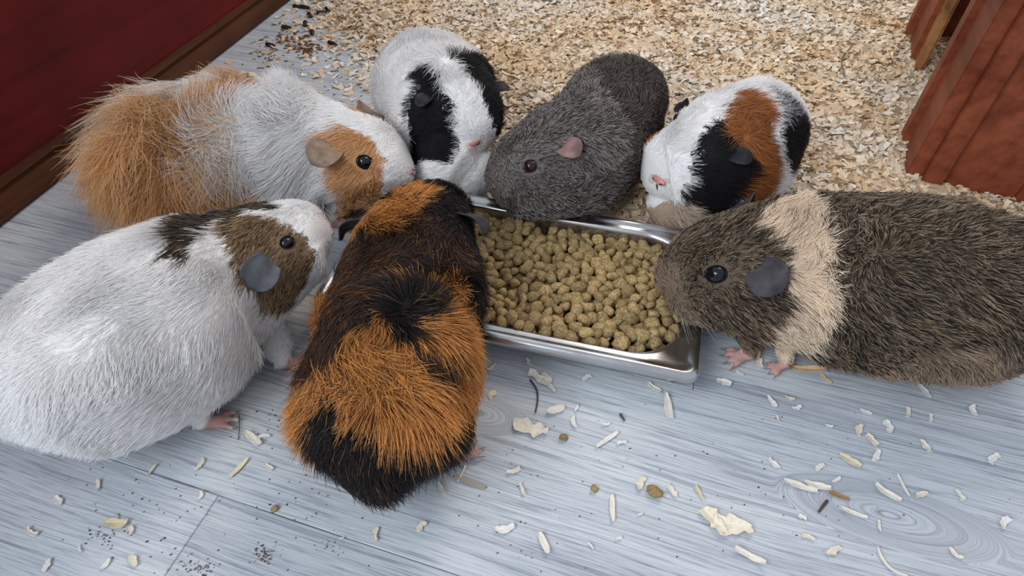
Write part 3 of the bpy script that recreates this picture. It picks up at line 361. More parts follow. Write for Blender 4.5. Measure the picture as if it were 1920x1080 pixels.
   'k': '-112 361 99, -66 253 108, -89 177 75, -40 366 90, -31 320 78, -60 392 98, -74 253 109, -116 358 97, -84 272 110, -52 391 94, -50 200 88, -38 210 77, -35 332 86, -134 333 68, -34 329 86, -134 331 68, -34 381 76, -129 386 56, -117 366 95, -38 215 80, -136 225 61, -32 334 80, -134 335 59, -47 310 100, -31 314 78, -135 318 56, -64 247 107, -92 196 96, -113 197 88, -51 313 102, -32 328 80, -134 330 59, -30 303 76, -69 398 99, -64 390 100, -75 449 79, -87 193 94, -53 436 78, -109 439 70, -66 406 97, -110 355 101, -51 376 97, -57 302 105, -45 383 91, -80 173 66, -34 377 76, -130 380 57, -62 436 83, -33 351 81, -68 430 88, -33 353 80, -68 188 89, -65 297 108, -113 369 97, -33 361 80, -133 362 61, -65 303 108, -125 206 82, -56 386 97, -76 184 85, -60 384 99, -48 378 94, -126 202 75, -90 193 94, -48 203 87, -34 222 65, -38 380 83, -129 384 67, -32 345 79, -134 345 58, -65 190 89, -58 271 106, -79 303 109, -60 284 106, -34 224 68, -135 231 47, -64 384 101, -114 203 92, -79 178 78, -68 419 93, -31 308 78, -136 313 57, -74 395 100, -52 384 96, -41 373 89, -36 216 74, -136 226 53, -70 176 55, -74 256 109, -108 207 99, -36 218 76, -136 227 56, -41 380 88, -127 384 74, -125 204 81, -52 197 87, -90 191 92, -34 317 86, -135 321 68, -53 305 103, -66 269 108, -71 179 77, -70 300 109, -37 373 84, -130 376 68, -32 340 79, -34 368 79, -132 370 60, -93 194 94, -67 250 108, -117 200 88, -77 448 80, -72 253 109, -108 342 103, -114 201 91, -70 417 94, -77 277 109, -80 272 110, -80 269 110, -44 369 93, -66 390 100, -77 264 109, -65 284 108, -72 428 90, -62 192 90, -110 206 97, -80 282 109, -60 308 106, -36 366 85, -132 368 68, -33 314 84, -135 318 66, -71 387 101, -51 284 102, -65 287 108, -106 207 99, -110 204 95, -68 406 97, -74 282 109, -36 210 60, -32 325 80, -135 328 59, -37 315 90, -35 337 86, -134 338 68, -110 202 94, -47 372 95, -31 311 78, -29 328 59, -41 207 80, -34 323 86, -33 309 85, -62 302 107, -93 179 77, -48 200 85, -44 376 92, -53 310 103, -73 300 109, -97 199 97, -58 284 105, -71 287 109, -122 204 86, -57 299 105, -82 180 81, -61 271 106, -54 407 92, -49 307 101, -87 172 61, -56 274 105, -110 200 93, -71 395 100, -54 281 104, -53 197 88, -37 317 90, -84 277 110, -54 279 104, -108 347 103, -95 194 94, -69 253 108, -72 256 109, -77 282 109, -56 281 105, -101 204 99, -64 253 107, -74 388 102, -48 386 93, -97 197 95, -36 359 86, -67 190 90, -66 382 101, -40 209 81, -94 198 97, -78 189 92, -118 374 92, -79 192 94, -54 195 87, -77 256 109, -47 315 100, -84 192 94, -55 305 105, -103 205 99, -61 190 88, -101 206 100, -66 261 108, -39 212 79, -136 223 61, -43 204 81, -42 209 84, -68 300 108, -117 204 90, -77 287 109, -73 191 92, -53 286 104, -58 276 106, -99 204 99, -77 261 109, -80 285 109, -72 250 109, -56 276 105, -59 192 88, -66 258 108, -30 365 66, -130 366 45, -114 205 94, -70 188 89, -63 266 107, -108 205 97, -43 206 84, -74 176 71, -57 192 87, -110 193 86, -64 192 91, -98 189 89, -84 285 109, -82 309 109, -69 261 108, -84 282 109, -82 190 92, -67 245 107, -80 264 110, -99 176 47, -69 266 108, -77 191 93, -77 269 109, -75 191 93, -69 190 91, -45 203 84, -80 190 92, -101 202 98, -56 195 88, -72 189 90, -99 202 98, -69 250 108, -87 282 109, -61 266 107, -95 196 96, -63 284 107, -74 287 109, -69 258 108, -108 203 96, -76 189 91, -55 310 104, -80 261 110, -59 269 106, -68 297 108',
   'd': '-111 249 104, -109 249 105, -99 355 105, -87 277 109, -38 326 92, -133 329 75, -94 261 109, -73 308 109, -47 364 96, -67 347 106, -109 324 104, -101 350 105, -50 321 102, -115 339 100, -96 361 105, -60 239 105, -108 358 102, -50 239 99, -132 270 87, -47 359 97, -91 277 109, -91 353 107, -132 241 84, -40 359 91, -59 377 100, -102 331 106, -37 323 90, -88 361 106, -43 362 94, -106 353 103, -43 349 95, -86 315 109, -114 350 99, -99 350 106, -42 232 91, -46 244 97, -62 370 102, -119 355 95, -101 345 105, -129 243 90, -45 232 95, -46 324 100, -109 251 105, -55 372 100, -55 379 98, -53 316 103, -90 282 109, -46 234 96, -41 239 92, -71 382 102, -47 352 98, -107 262 107, -88 353 107, -124 240 95, -109 291 105, -41 323 95, -66 375 103, -125 363 87, -45 321 98, -123 270 97, -73 306 109, -85 358 106, -111 337 103, -99 264 108, -76 309 109, -87 272 110, -91 269 109, -45 335 98, -57 313 105, -99 337 107, -124 245 95, -117 247 101, -41 321 95, -45 327 98, -51 370 98, -75 366 105, -87 287 109, -91 272 109, -90 290 109, -89 309 109, -36 343 87, -133 343 70, -78 366 105, -91 264 109, -56 229 102, -40 247 91, -107 329 105, -55 365 101, -43 318 97, -85 366 105, -73 295 109, -86 320 109, -72 342 108, -40 357 91, -36 348 87, -133 349 70, -43 244 94, -41 242 92, -104 262 107, -59 316 106, -76 306 109, -47 229 96, -103 358 103, -41 346 94, -51 362 99, -119 239 99, -72 373 104, -50 315 102, -43 357 94, -104 339 105, -77 380 103, -38 343 91, -45 237 95, -52 232 100, -111 244 104, -123 249 97, -65 305 108, -38 349 90, -42 235 91, -41 329 95, -104 345 105, -121 244 98, -62 377 101, -83 301 109, -38 332 91, -123 254 97, -121 363 92, -112 344 101, -77 373 104, -127 238 91, -109 256 106, -93 290 109, -57 319 105, -116 347 98, -57 372 100, -87 290 109, -107 254 106, -96 355 105, -99 261 108, -89 315 109, -87 285 109, -59 224 102, -86 309 109, -62 311 107, -81 366 105, -113 241 103, -47 244 98, -80 290 109, -67 311 108, -58 229 103, -79 295 109, -53 360 100, -130 250 89, -93 361 105, -94 336 108, -83 295 109, -93 288 109, -104 259 107, -83 303 109, -85 353 107, -36 354 86, -133 354 69, -95 310 109, -67 360 105, -86 306 109, -67 305 108, -103 211 102, -62 316 107, -107 275 106, -106 334 105, -74 380 103, -130 233 88, -88 267 110, -79 309 109, -56 232 102, -57 365 102, -46 232 96, -125 259 96, -69 368 104, -64 368 103, -58 237 104, -50 229 99, -79 301 109, -86 304 109, -50 227 98, -53 239 102, -115 246 102, -50 234 99, -88 264 110, -82 314 109, -46 318 100, -107 259 106, -93 282 109, -52 229 100, -48 242 98, -111 251 105, -79 314 109, -69 373 103, -39 250 91, -55 242 103, -109 285 105, -58 227 103, -96 264 109, -44 239 95, -38 338 91, -76 295 109, -53 242 102, -107 251 106, -105 212 101, -84 269 110, -111 241 104, -56 237 103, -91 261 109, -56 234 103, -117 244 101, -62 308 107, -76 290 109, -102 262 108, -83 290 109, -78 360 106, -58 234 104, -52 227 100, -87 269 110, -59 313 106, -70 311 109',
  }),
 'D': dict(
  st=[[-0.1109, 0.7055, 0.05, 0.0456, 0.0456], [-0.0966, 0.6632, 0.062, 0.0607, 0.057], [-0.0839, 0.6221, 0.068, 0.0638, 0.0591], [-0.0729, 0.5884, 0.07, 0.0604, 0.0581], [-0.0629, 0.5755, 0.07, 0.055, 0.055], [-0.0534, 0.5639, 0.067, 0.0479, 0.049], [-0.0443, 0.5508, 0.06, 0.0376, 0.0376], [-0.0364, 0.5404, 0.052, 0.0298, 0.0287], [-0.0321, 0.5362, 0.047, 0.0243, 0.0232]],
  eyes=[[[-0.0655, 0.5338, 0.1031], [-0.0202, -0.8285, 0.5596]], [[-0.0125, 0.5802, 0.0845], [0.9784, 0.1254, 0.1643]]],
  eye_r=0.0052,
  eye_c='blk',
  ears=[[[-0.0805, 0.5446, 0.1126], [-0.2089, -0.6411, 0.7385], [-0.0903, 0.5314, 0.1056]], [[-0.0189, 0.6007, 0.0893], [0.9323, 0.2832, 0.2252], [-0.0042, 0.608, 0.0823]]],
  ear_w=0.0072,
  ear_c='ek',
  nose=[[-0.039, 0.5241, 0.0696], [0.393, -0.9184, 0.0462], 0.0085, 'pk'],
  blobs=[[[-0.0615, 0.5397, 0.04], 0.0425], [[-0.0496, 0.5367, 0.03], 0.0327]],
  whorls=[[[-0.0655, 0.5839, 0.1272], 0.03, 0.8]],
  feet=[],
  base='w',
  coat={
   'w': '-110 542 81, -22 537 66, -39 555 113, -45 525 52, -41 523 59, -27 532 58, -52 526 52, -31 530 76, -40 557 114, -105 541 92, -103 541 46, -27 534 82, -27 537 87, -57 523 59, -22 563 44, -53 532 99, -52 523 59, -45 523 59, -89 576 126, -104 575 121, -18 543 68, -55 548 115, -32 527 62, -104 540 52, -32 529 55, -65 600 128, -36 526 74, -137 582 65, -28 615 32, -59 602 127, -69 600 128, -67 561 123, -37 525 58, -52 526 89, -81 581 127, -42 526 51, -27 534 79, -17 543 74, -71 662 120, -59 527 51, -23 536 72, -23 538 60, -44 523 76, -22 537 76, -105 538 60, -36 611 31, -136 650 109, -105 538 70, -33 614 37, -97 586 125, -48 626 120, -41 524 75, -54 542 110, -50 522 66, -27 531 64, -57 604 126, -26 533 74, -82 590 128, -82 600 128, -49 559 119, -27 545 95, -49 524 85, -67 574 126, -66 591 128, -31 530 80, -107 539 63, -30 536 89, -68 566 125, -105 538 63, -35 612 33, -54 531 97, -45 542 106, -50 523 59, -104 538 80, -30 616 44, -61 547 115, -35 527 78, -22 540 84, -36 554 111, -27 541 91, -97 593 126, -48 527 89, -52 621 123, -37 531 48, -30 544 45, -44 551 113, -49 522 76, -44 638 115, -22 539 82, -87 559 20, -64 582 127, -111 549 97, -47 523 81, -52 608 124, -93 552 115, -57 569 124, -76 657 122, -57 617 125, -44 528 89, -105 583 122, -93 583 126, -117 551 89, -66 555 120, -27 532 70, -50 521 72, -45 524 80, -108 619 124, -55 524 85, -102 550 108, -45 525 84, -105 538 77, -46 522 65, -54 538 106, -104 571 119, -58 551 118, -97 579 124, -58 539 109, -53 523 82, -92 554 24, -57 536 105, -26 544 94, -54 535 103, -62 568 124, -31 545 100, -35 552 109, -62 575 126, -57 531 98, -109 543 51, -93 638 125, -58 544 113, -42 622 118, -99 547 108, -104 542 46, -63 557 121, -31 537 92, -53 521 65, -78 590 128, -41 524 79, -31 541 96, -36 548 106, -86 591 128, -103 556 112, -105 538 70, -32 612 37, -100 587 124, -97 548 110, -44 563 118, -63 561 122, -52 524 86, -71 574 127, -35 542 100, -38 633 112, -50 565 121, -59 582 126, -54 571 124, -48 613 122, -41 534 94, -77 581 127, -60 615 126, -57 575 125, -49 539 106, -109 550 102, -108 544 95, -18 546 61, -85 582 127, -31 548 103, -103 543 99, -98 553 114, -73 581 127, -54 529 94, -62 552 118, -97 550 29, -97 561 119, -100 574 122, -108 551 104, -57 533 101, -109 543 89, -98 560 117, -110 541 74, -49 531 96, -46 555 116, -104 538 86, -100 545 37, -49 529 92, -54 565 122, -40 551 111, -36 543 102, -55 577 125, -69 590 128, -76 574 127, -31 550 104, -100 580 123, -110 542 84, -95 551 27, -109 557 109, -104 567 118, -57 562 122, -100 565 119, -104 541 94, -98 566 120, -44 557 116, -53 558 120, -105 546 102, -93 558 119, -103 548 106, -43 549 111, -37 514 60, -76 504 33, -33 510 24, -23 556 43, -40 569 18, -81 509 35, -86 552 10, -68 499 33, -54 506 45, -80 510 34, -31 517 55, -47 509 14, -22 537 12, -67 498 45, -57 565 14, -39 511 17, -38 567 18, -26 524 18, -75 567 15, -35 513 16, -75 509 28, -101 540 40, -27 525 51, -44 542 -1, -62 499 36, -75 512 15, -78 511 35, -47 571 16, -26 518 45, -84 552 20, -40 514 12, -31 510 33, -24 545 18, -51 556 2, -71 544 0, -34 518 13',
   'k': '-94 547 37, -99 542 101, -98 540 52, -37 597 28, -64 525 58, -23 569 41, -17 544 78, -95 547 36, -50 571 123, -42 595 120, -57 527 90, -80 546 38, -45 576 27, -22 558 101, -13 553 73, -96 539 54, -83 535 56, -28 583 36, -89 550 34, -72 551 118, -51 586 124, -64 531 98, -69 531 47, -22 544 89, -22 552 96, -62 533 101, -88 551 116, -26 563 107, -97 538 59, -92 570 124, -26 558 105, -55 521 71, -45 591 122, -58 528 93, -68 526 57, -24 571 40, -64 529 49, -29 566 37, -51 599 124, -46 602 122, -17 546 83, -57 521 71, -57 522 65, -67 535 105, -17 557 92, -18 552 88, -65 528 93, -18 548 85, -67 538 108, -55 595 125, -61 522 77, -14 569 58, -81 574 127, -17 568 98, -33 610 113, -54 521 76, -61 526 89, -27 555 104, -49 579 123, -75 530 92, -13 585 68, -38 614 116, -89 557 120, -92 549 113, -27 618 86, -36 574 117, -95 543 45, -41 593 25, -89 543 45, -98 538 87, -95 535 72, -82 564 17, -56 522 77, -67 543 113, -99 540 93, -21 608 57, -31 559 110, -94 535 83, -23 603 49, -94 536 89, -21 605 54, -62 535 105, -22 553 97, -13 555 78, -63 543 113, -13 553 67, -56 522 81, -70 543 113, -63 529 94, -81 560 123, -37 607 116, -85 531 75, -21 590 47, -22 548 92, -59 592 127, -96 544 105, -94 537 94, -20 606 60, -101 538 76, -26 606 42, -101 541 97, -27 619 60, -62 522 65, -55 587 125, -95 535 78, -61 523 81, -70 546 115, -96 572 123, -41 607 119, -80 566 125, -60 525 86, -45 573 121, -77 560 123, -84 566 124, -41 576 120, -27 550 100, -96 537 65, -85 556 120, -61 530 97, -64 533 102, -72 566 125, -88 553 118, -28 616 94, -41 562 117, -97 544 106, -26 619 74, -66 546 115, -31 565 112, -66 524 64, -20 572 45, -61 537 107, -44 567 119, -94 546 109, -24 615 80, -63 539 109, -92 540 101, -19 606 70, -58 537 107, -87 574 125, -73 556 121, -68 550 118, -88 563 122, -88 546 111, -40 570 118, -67 540 111, -71 561 123, -100 538 82, -24 607 47, -31 555 109, -69 556 121, -33 630 108, -75 536 105, -70 535 105, -36 560 114, -75 565 125, -35 567 115, -84 562 123, -68 542 112, -93 564 121',
   'p': '-43 522 71, -39 524 70, -36 525 64, -31 529 72, -41 523 65, -36 525 69, -31 528 67',
  }),
 'E': dict(
  st=[[0.1305, 0.6769, 0.052, 0.0317, 0.033], [0.1224, 0.6365, 0.058, 0.0497, 0.0472], [0.109, 0.5921, 0.062, 0.0542, 0.0507], [0.0905, 0.5506, 0.062, 0.0541, 0.0519], [0.0686, 0.5171, 0.062, 0.0564, 0.0532], [0.0465, 0.5017, 0.062, 0.0554, 0.0523], [0.0229, 0.4941, 0.058, 0.0479, 0.0469], [-0.0005, 0.4919, 0.052, 0.0377, 0.0366], [-0.0179, 0.4899, 0.047, 0.0263, 0.0252], [-0.0252, 0.4883, 0.045, 0.0221, 0.021]],
  eyes=[[[0.0163, 0.4586, 0.0897], [-0.2798, -0.7282, 0.6257]], [[0.0112, 0.539, 0.0627], [-0.7629, 0.6393, -0.096]]],
  eye_r=0.006,
  eye_c='brn',
  ears=[[[0.045, 0.4689, 0.1055], [-0.0471, -0.5219, 0.8517], [0.0595, 0.4569, 0.0997]], [[0.0194, 0.5456, 0.0805], [-0.7643, 0.6075, 0.2163], [0.0223, 0.5642, 0.0747]]],
  ear_w=0.0105,
  ear_c='e4',
  nose=[[-0.0173, 0.4708, 0.0585], [-0.8415, -0.5402, -0.0003], 0.0046, 'gr'],
  blobs=[],
  whorls=[],
  feet=[],
  base='g',
  coat={
   'h': '101 617 109, 115 503 95, 112 614 111, 108 600 112, 112 601 112, 87 612 106, 119 492 52, 43 548 21, 159 595 89, 107 522 109, 97 549 114, 113 483 58, 37 547 25, 134 520 77, 44 570 38, 121 510 93, 35 564 55, 120 614 110, 94 605 110, 96 619 108, 90 593 111, 93 578 113, 121 630 108, 107 616 110, 105 601 112, 112 484 80, 30 553 39, 106 513 107, 100 542 113, 116 490 80, 32 554 39, 115 491 85, 30 555 44, 110 486 87, 28 554 47, 99 603 111, 131 555 105, 120 492 55, 113 483 62, 144 537 59, 59 579 26, 121 514 95, 36 565 58, 106 516 108, 143 569 100, 55 603 69, 107 577 114, 147 552 84, 53 593 45, 90 558 114, 109 615 111, 116 507 97, 32 561 62, 90 609 109, 91 568 113, 93 540 114, 124 615 110, 109 537 110, 104 527 111, 128 634 106, 92 592 112, 88 580 112, 103 568 114, 93 548 114, 117 489 74, 107 476 69, 96 579 113, 111 513 104, 34 562 74, 89 548 114, 96 541 114, 116 495 87, 31 557 47, 127 575 110, 109 491 94, 28 556 55, 107 528 110, 42 566 87, 115 495 89, 30 557 50, 99 533 113, 97 525 113, 95 569 114, 154 558 53, 68 593 23, 115 500 93, 31 558 55, 95 533 113, 112 483 74, 32 551 35, 94 558 114, 115 486 50, 110 507 102, 32 560 72, 110 495 95, 29 557 58, 110 485 85, 112 519 105, 37 565 77, 110 490 91, 28 555 52, 103 521 110, 109 500 99, 116 517 102, 36 565 72, 107 477 74, 31 551 35, 116 514 101, 101 513 109, 99 518 111, 127 507 47, 52 553 19, 113 483 69, 34 550 30, 106 477 77, 30 551 37',
   'g': '95 517 112, 93 624 106, 79 586 109, 29 483 109, 99 484 98, 27 555 62, 85 595 110, 105 507 106, -8 461 53, -8 517 33, -12 481 83, 53 479 110, 22 545 89, 100 503 107, 30 555 80, 86 529 114, 10 451 66, 13 532 36, 81 602 106, 40 480 110, 20 540 91, 86 570 113, 82 549 114, -4 457 60, -3 524 35, 107 476 58, 36 545 25, 35 460 97, 17 545 69, 84 558 113, 81 572 112, 114 629 108, 107 476 62, 35 547 27, 89 539 114, 90 530 114, 5 452 58, 8 526 31, -27 494 53, 26 455 89, 14 542 58, 98 479 94, 108 631 108, 83 620 102, 49 452 37, 34 522 15, 99 471 77, 30 551 37, 84 539 114, 77 610 102, 83 582 111, 54 454 35, 36 521 14, 104 490 97, 27 555 62, 81 560 113, 66 462 97, 23 552 62, 104 634 106, 98 500 107, 81 458 77, 29 550 37, 110 480 50, 100 470 72, 31 549 33, 69 486 112, 30 550 89, 88 521 114, 95 468 80, 29 552 39, 100 483 96, 117 631 108, 38 454 91, 104 479 87, 28 554 47, 45 447 63, 26 538 29, 58 484 112, 27 546 91, 92 522 113, 99 489 101, 94 477 96, 10 456 82, 11 537 53, 13 450 55, 15 527 28, 106 483 89, 27 554 50, 88 515 114, 28 449 45, 88 507 112, 33 551 91, 105 499 103, 101 509 108, 33 557 82, 105 478 82, 29 553 42, 99 499 106, 29 555 77, 104 473 66, 33 547 28, 64 481 111, 91 471 33, 48 527 12, 77 499 113, 33 549 94, 104 485 94, 104 473 55, 36 544 23, 103 474 80, 29 552 39, 96 466 69, 5 453 69, 96 505 109, 110 503 101, 31 558 69, 104 495 101, 28 556 69, 39 458 96, 18 546 66, 98 512 110, 63 496 114, 70 476 107, 27 553 80, 30 449 78, 48 463 102, 112 489 37, 51 537 13, 47 491 113, 86 465 87, 106 489 96, 27 555 58, 70 452 66, 99 495 104, 28 555 74, 100 477 89, 27 554 50, 89 631 102, 6 471 94, 61 450 76, 64 458 93, 101 476 85, 28 553 44, 96 467 75, 66 485 112, 29 549 89, 84 495 111, 94 484 101, 57 470 106, 92 508 111, 33 553 89, 104 472 58, 35 545 25, 100 639 104',
  }),
 'F': dict(
  st=[[0.2801, 0.6034, 0.05, 0.0355, 0.0414], [0.2581, 0.5659, 0.06, 0.0495, 0.0517], [0.2335, 0.5318, 0.066, 0.0549, 0.0549], [0.2102, 0.5098, 0.067, 0.0556, 0.0566], [0.1888, 0.4955, 0.067, 0.0557, 0.0536], [0.1686, 0.4878, 0.065, 0.0482, 0.0482], [0.155, 0.4896, 0.06, 0.0393, 0.0393], [0.1406, 0.484, 0.054, 0.031, 0.03], [0.1302, 0.4792, 0.05, 0.0238, 0.0227]],
  eyes=[[[0.1672, 0.4565, 0.1042], [-0.184, -0.6203, 0.7625]], [[0.1561, 0.5166, 0.1042], [-0.8391, 0.2846, 0.4636]]],
  eye_r=0.0047,
  eye_c='blk',
  ears=[[[0.191, 0.4556, 0.1059], [0.0304, -0.6861, 0.7269], [0.2078, 0.4463, 0.1026]], [[0.163, 0.5247, 0.1059], [-0.603, 0.42, 0.6783], [0.1685, 0.5431, 0.1026]]],
  ear_w=0.0075,
  ear_c='ek',
  nose=[[0.1373, 0.4675, 0.0669], [-0.7457, -0.6638, 0.0573], 0.0085, 'pk'],
  blobs=[[[0.2014, 0.4688, 0.03], 0.0324], [[0.1595, 0.477, 0.03], 0.0253]],
  whorls=[[[0.2076, 0.4679, 0.1132], 0.03, 0.6]],
  feet=[[[0.1509, 0.4875, 0.004], -2.076, 0.8, 4]],
  base='w',
  coat={
   'e': '149 465 43, 132 503 43, 161 442 56, 154 444 61, 154 446 53, 157 444 54, 151 447 57, 160 442 61, 181 445 43, 165 457 50, 137 521 50, 177 445 43, 185 445 43, 152 461 47, 146 470 40, 153 447 51, 154 467 37, 138 506 37, 163 443 49, 167 441 56, 181 443 49, 176 444 45, 176 442 49, 169 442 49, 160 451 34, 180 444 22, 176 444 31, 188 447 11, 223 451 16, 175 483 4, 176 450 13, 177 497 15, 174 450 13, 162 488 9, 215 448 23, 181 477 6, 151 459 15, 189 477 1, 219 481 8, 158 479 24, 201 477 -1, 174 474 3, 175 451 12, 181 449 13, 195 439 23, 188 471 1, 180 446 16, 145 469 29, 195 471 10, 196 445 9',
   'w': '135 473 49, 144 450 76, 167 530 76, 129 478 62, 135 487 89, 129 497 83, 139 471 83, 126 486 61, 132 479 46, 140 470 46, 265 484 63, 187 563 63, 179 527 43, 264 538 115, 143 452 80, 166 529 80, 245 467 63, 175 553 63, 132 484 82, 223 535 121, 143 466 49, 205 446 47, 163 540 47, 142 463 74, 156 517 103, 248 470 57, 178 555 57, 202 448 40, 256 481 43, 156 505 109, 145 461 64, 137 468 59, 273 544 111, 209 537 120, 136 493 92, 130 477 57, 231 548 119, 129 480 65, 210 448 47, 247 468 74, 177 554 74, 244 467 54, 176 552 54, 250 541 118, 139 494 96, 146 463 51, 150 460 54, 129 508 54, 138 468 52, 136 470 72, 241 464 77, 174 551 77, 132 475 69, 128 487 50, 196 515 122, 226 523 123, 258 543 117, 192 447 40, 287 534 98, 150 446 76, 227 535 121, 153 444 64, 223 552 117, 127 485 57, 141 464 62, 243 565 115, 267 548 114, 221 553 116, 148 447 68, 172 531 68, 145 462 58, 160 462 106, 154 445 81, 261 557 115, 238 517 121, 234 474 107, 241 472 98, 180 548 98, 142 486 101, 238 548 119, 206 541 118, 250 471 67, 139 467 75, 132 488 86, 208 452 38, 166 538 38, 273 531 110, 150 446 63, 134 471 56, 145 449 77, 169 531 77, 250 565 115, 284 546 104, 139 466 70, 254 553 117, 248 550 118, 150 454 95, 216 452 42, 167 542 42, 139 489 95, 198 527 121, 149 458 60, 132 497 88, 150 484 108, 269 534 112, 129 493 82, 147 448 73, 170 531 73, 238 510 120, 231 534 121, 152 445 69, 289 542 98, 185 494 120, 275 539 109, 238 493 116, 278 549 109, 200 444 49, 162 539 49, 218 534 121, 241 468 91, 177 550 91, 160 500 112, 233 508 122, 249 472 86, 180 554 86, 136 499 92, 237 536 121, 213 536 120, 240 484 110, 239 462 63, 172 551 63, 254 474 71, 181 558 71, 244 468 86, 177 552 86, 148 448 80, 127 503 76, 257 477 63, 183 560 63, 252 473 77, 180 557 77, 191 519 121, 145 449 72, 145 458 95, 160 523 95, 239 463 83, 173 550 83, 240 504 119, 278 529 105, 132 493 87, 205 444 60, 161 542 60, 241 469 94, 178 549 94, 141 500 96, 242 549 118, 158 473 110, 141 465 56, 200 526 121, 227 549 119, 186 509 121, 203 444 54, 161 541 54, 245 467 80, 176 552 80, 218 560 112, 187 446 43, 234 470 103, 235 503 120, 233 526 122, 240 486 112, 171 479 115, 236 485 114, 166 475 113, 240 489 113, 208 444 63, 197 448 40, 153 447 85, 156 453 98, 242 466 48, 263 546 115, 269 561 112, 249 552 117, 170 501 117, 152 449 88, 155 457 100, 135 472 76, 143 463 76, 169 512 115, 154 464 105, 238 499 118, 177 483 117, 158 478 111, 236 467 96, 176 546 96, 281 537 105, 237 525 121, 254 474 60, 181 558 60, 156 452 96, 243 465 71, 174 552 71, 278 558 108, 127 507 76, 255 568 114, 179 484 118, 162 478 112, 186 502 121, 240 473 101, 181 547 101, 237 465 91, 175 548 91, 178 529 47, 183 489 119, 143 495 100, 240 479 107, 188 510 121, 132 477 73, 208 445 54, 162 542 54, 151 451 92, 177 529 53, 173 485 117, 164 483 114, 145 506 98, 249 472 83, 189 500 121, 181 488 119, 167 481 114, 235 477 109, 235 469 101, 178 544 101, 235 480 110, 269 490 54, 189 564 54, 240 477 105, 159 471 110, 239 462 67, 238 464 89, 233 516 122, 236 488 115, 180 495 119, 187 487 120, 225 460 37, 155 460 103, 163 473 111, 176 490 118, 159 467 108, 134 484 41, 250 477 40, 184 554 40',
   'o': '192 486 120, 195 499 122, 228 508 122, 194 472 116, 200 515 123, 213 446 63, 210 445 60, 162 543 60, 225 455 46, 227 456 88, 169 546 88, 231 456 57, 235 459 74, 171 550 74, 205 467 113, 229 472 108, 217 506 123, 216 450 88, 210 514 124, 209 513 124, 232 459 86, 171 548 86, 207 444 70, 161 543 70, 219 451 49, 215 447 57, 164 545 57, 231 455 71, 210 464 110, 227 515 123, 221 451 85, 166 545 85, 207 463 110, 209 445 79, 162 542 79, 229 463 98, 195 475 117, 228 455 83, 169 547 83, 214 451 92, 235 459 60, 224 471 110, 139 511 91, 215 523 123, 231 460 91, 172 546 91, 211 524 123, 130 504 84, 228 501 121, 229 454 77, 168 548 77, 229 468 105, 200 507 123, 233 457 67, 169 549 67, 215 446 74, 163 545 74, 229 517 123, 202 463 111, 219 450 83, 165 545 83, 206 523 123, 225 485 118, 231 482 114, 229 464 100, 224 479 115, 222 451 54, 166 546 54, 224 476 113, 221 506 123, 227 452 67, 222 499 122, 200 467 113, 215 505 123, 230 502 121, 196 508 123, 202 467 114, 230 486 116, 219 449 77, 219 459 102, 239 466 43, 175 548 43, 218 461 104, 235 459 80, 220 453 90, 167 543 90, 226 459 96, 221 524 123, 213 447 52, 164 543 52, 222 514 123, 219 454 93, 167 542 93, 220 523 123, 226 489 119, 191 492 121, 133 504 88, 229 454 63, 168 548 63, 206 460 108, 223 462 102, 214 447 80, 163 544 80, 209 445 76, 224 451 60, 166 547 60, 230 495 120, 232 490 118, 193 493 121, 224 494 121, 230 475 110, 209 460 107, 229 477 112, 208 461 108, 233 498 120, 224 461 100, 226 458 93, 170 544 93, 225 469 108, 213 448 85, 195 481 119, 204 514 123, 211 497 123, 213 458 103, 216 453 95, 224 466 106, 194 507 122, 224 451 74, 166 547 74, 197 471 116, 215 456 99, 218 448 63, 164 546 63, 191 482 119, 220 457 98, 215 461 105, 212 445 71, 162 544 71, 215 514 124, 231 461 93, 172 545 93, 213 449 87',
   'k': '158 442 67, 196 463 111, 207 447 89, 196 457 107, 166 460 107, 169 441 78, 190 443 49, 200 456 105, 246 475 96, 212 450 92, 246 476 98, 157 449 93, 201 443 81, 182 468 114, 158 447 89, 188 467 114, 155 444 77, 178 472 115, 190 476 117, 253 479 93, 185 555 93, 272 492 63, 204 443 76, 160 541 76, 252 492 108, 186 477 118, 206 449 94, 252 495 110, 183 441 57, 267 486 70, 202 443 70, 160 541 70, 247 490 110, 275 517 103, 179 440 62, 257 478 83, 184 559 83, 161 459 104, 209 456 103, 259 479 77, 185 560 77, 285 522 93, 266 505 105, 182 482 118, 163 454 58, 205 456 104, 182 510 28, 204 458 106, 268 510 106, 204 444 82, 206 450 96, 190 470 115, 246 480 103, 260 507 110, 156 443 72, 284 519 92, 192 442 57, 245 484 107, 182 506 26, 161 453 63, 200 455 104, 202 443 67, 195 444 49, 248 474 91, 181 553 91, 274 511 100, 187 443 49, 247 493 112, 195 441 63, 198 443 54, 192 466 113, 203 445 87, 189 442 57, 246 482 105, 261 480 71, 167 471 112, 208 446 85, 210 453 99, 192 441 63, 252 483 100, 195 459 108, 179 478 117, 174 469 113, 171 469 112, 252 487 104, 202 452 100, 259 500 107, 182 515 31, 166 462 108, 160 443 82, 200 442 66, 160 540 66, 174 441 56, 194 462 111, 187 481 119, 167 458 105, 175 474 115, 265 485 77, 254 481 96, 175 480 116, 163 451 97, 169 473 113, 179 441 56, 194 441 66, 161 442 77, 253 486 102, 178 457 107, 202 443 76, 160 541 76, 182 456 106, 182 476 117, 279 502 62, 194 570 62, 254 478 88, 159 445 86, 164 441 68, 173 440 62, 200 460 109, 200 442 60, 162 455 102, 164 448 94, 164 466 109, 163 452 99, 211 452 97, 166 441 61, 181 473 115',
   'p': '137 468 64, 133 472 61, 140 465 67, 133 473 66, 136 469 68, 143 462 69',
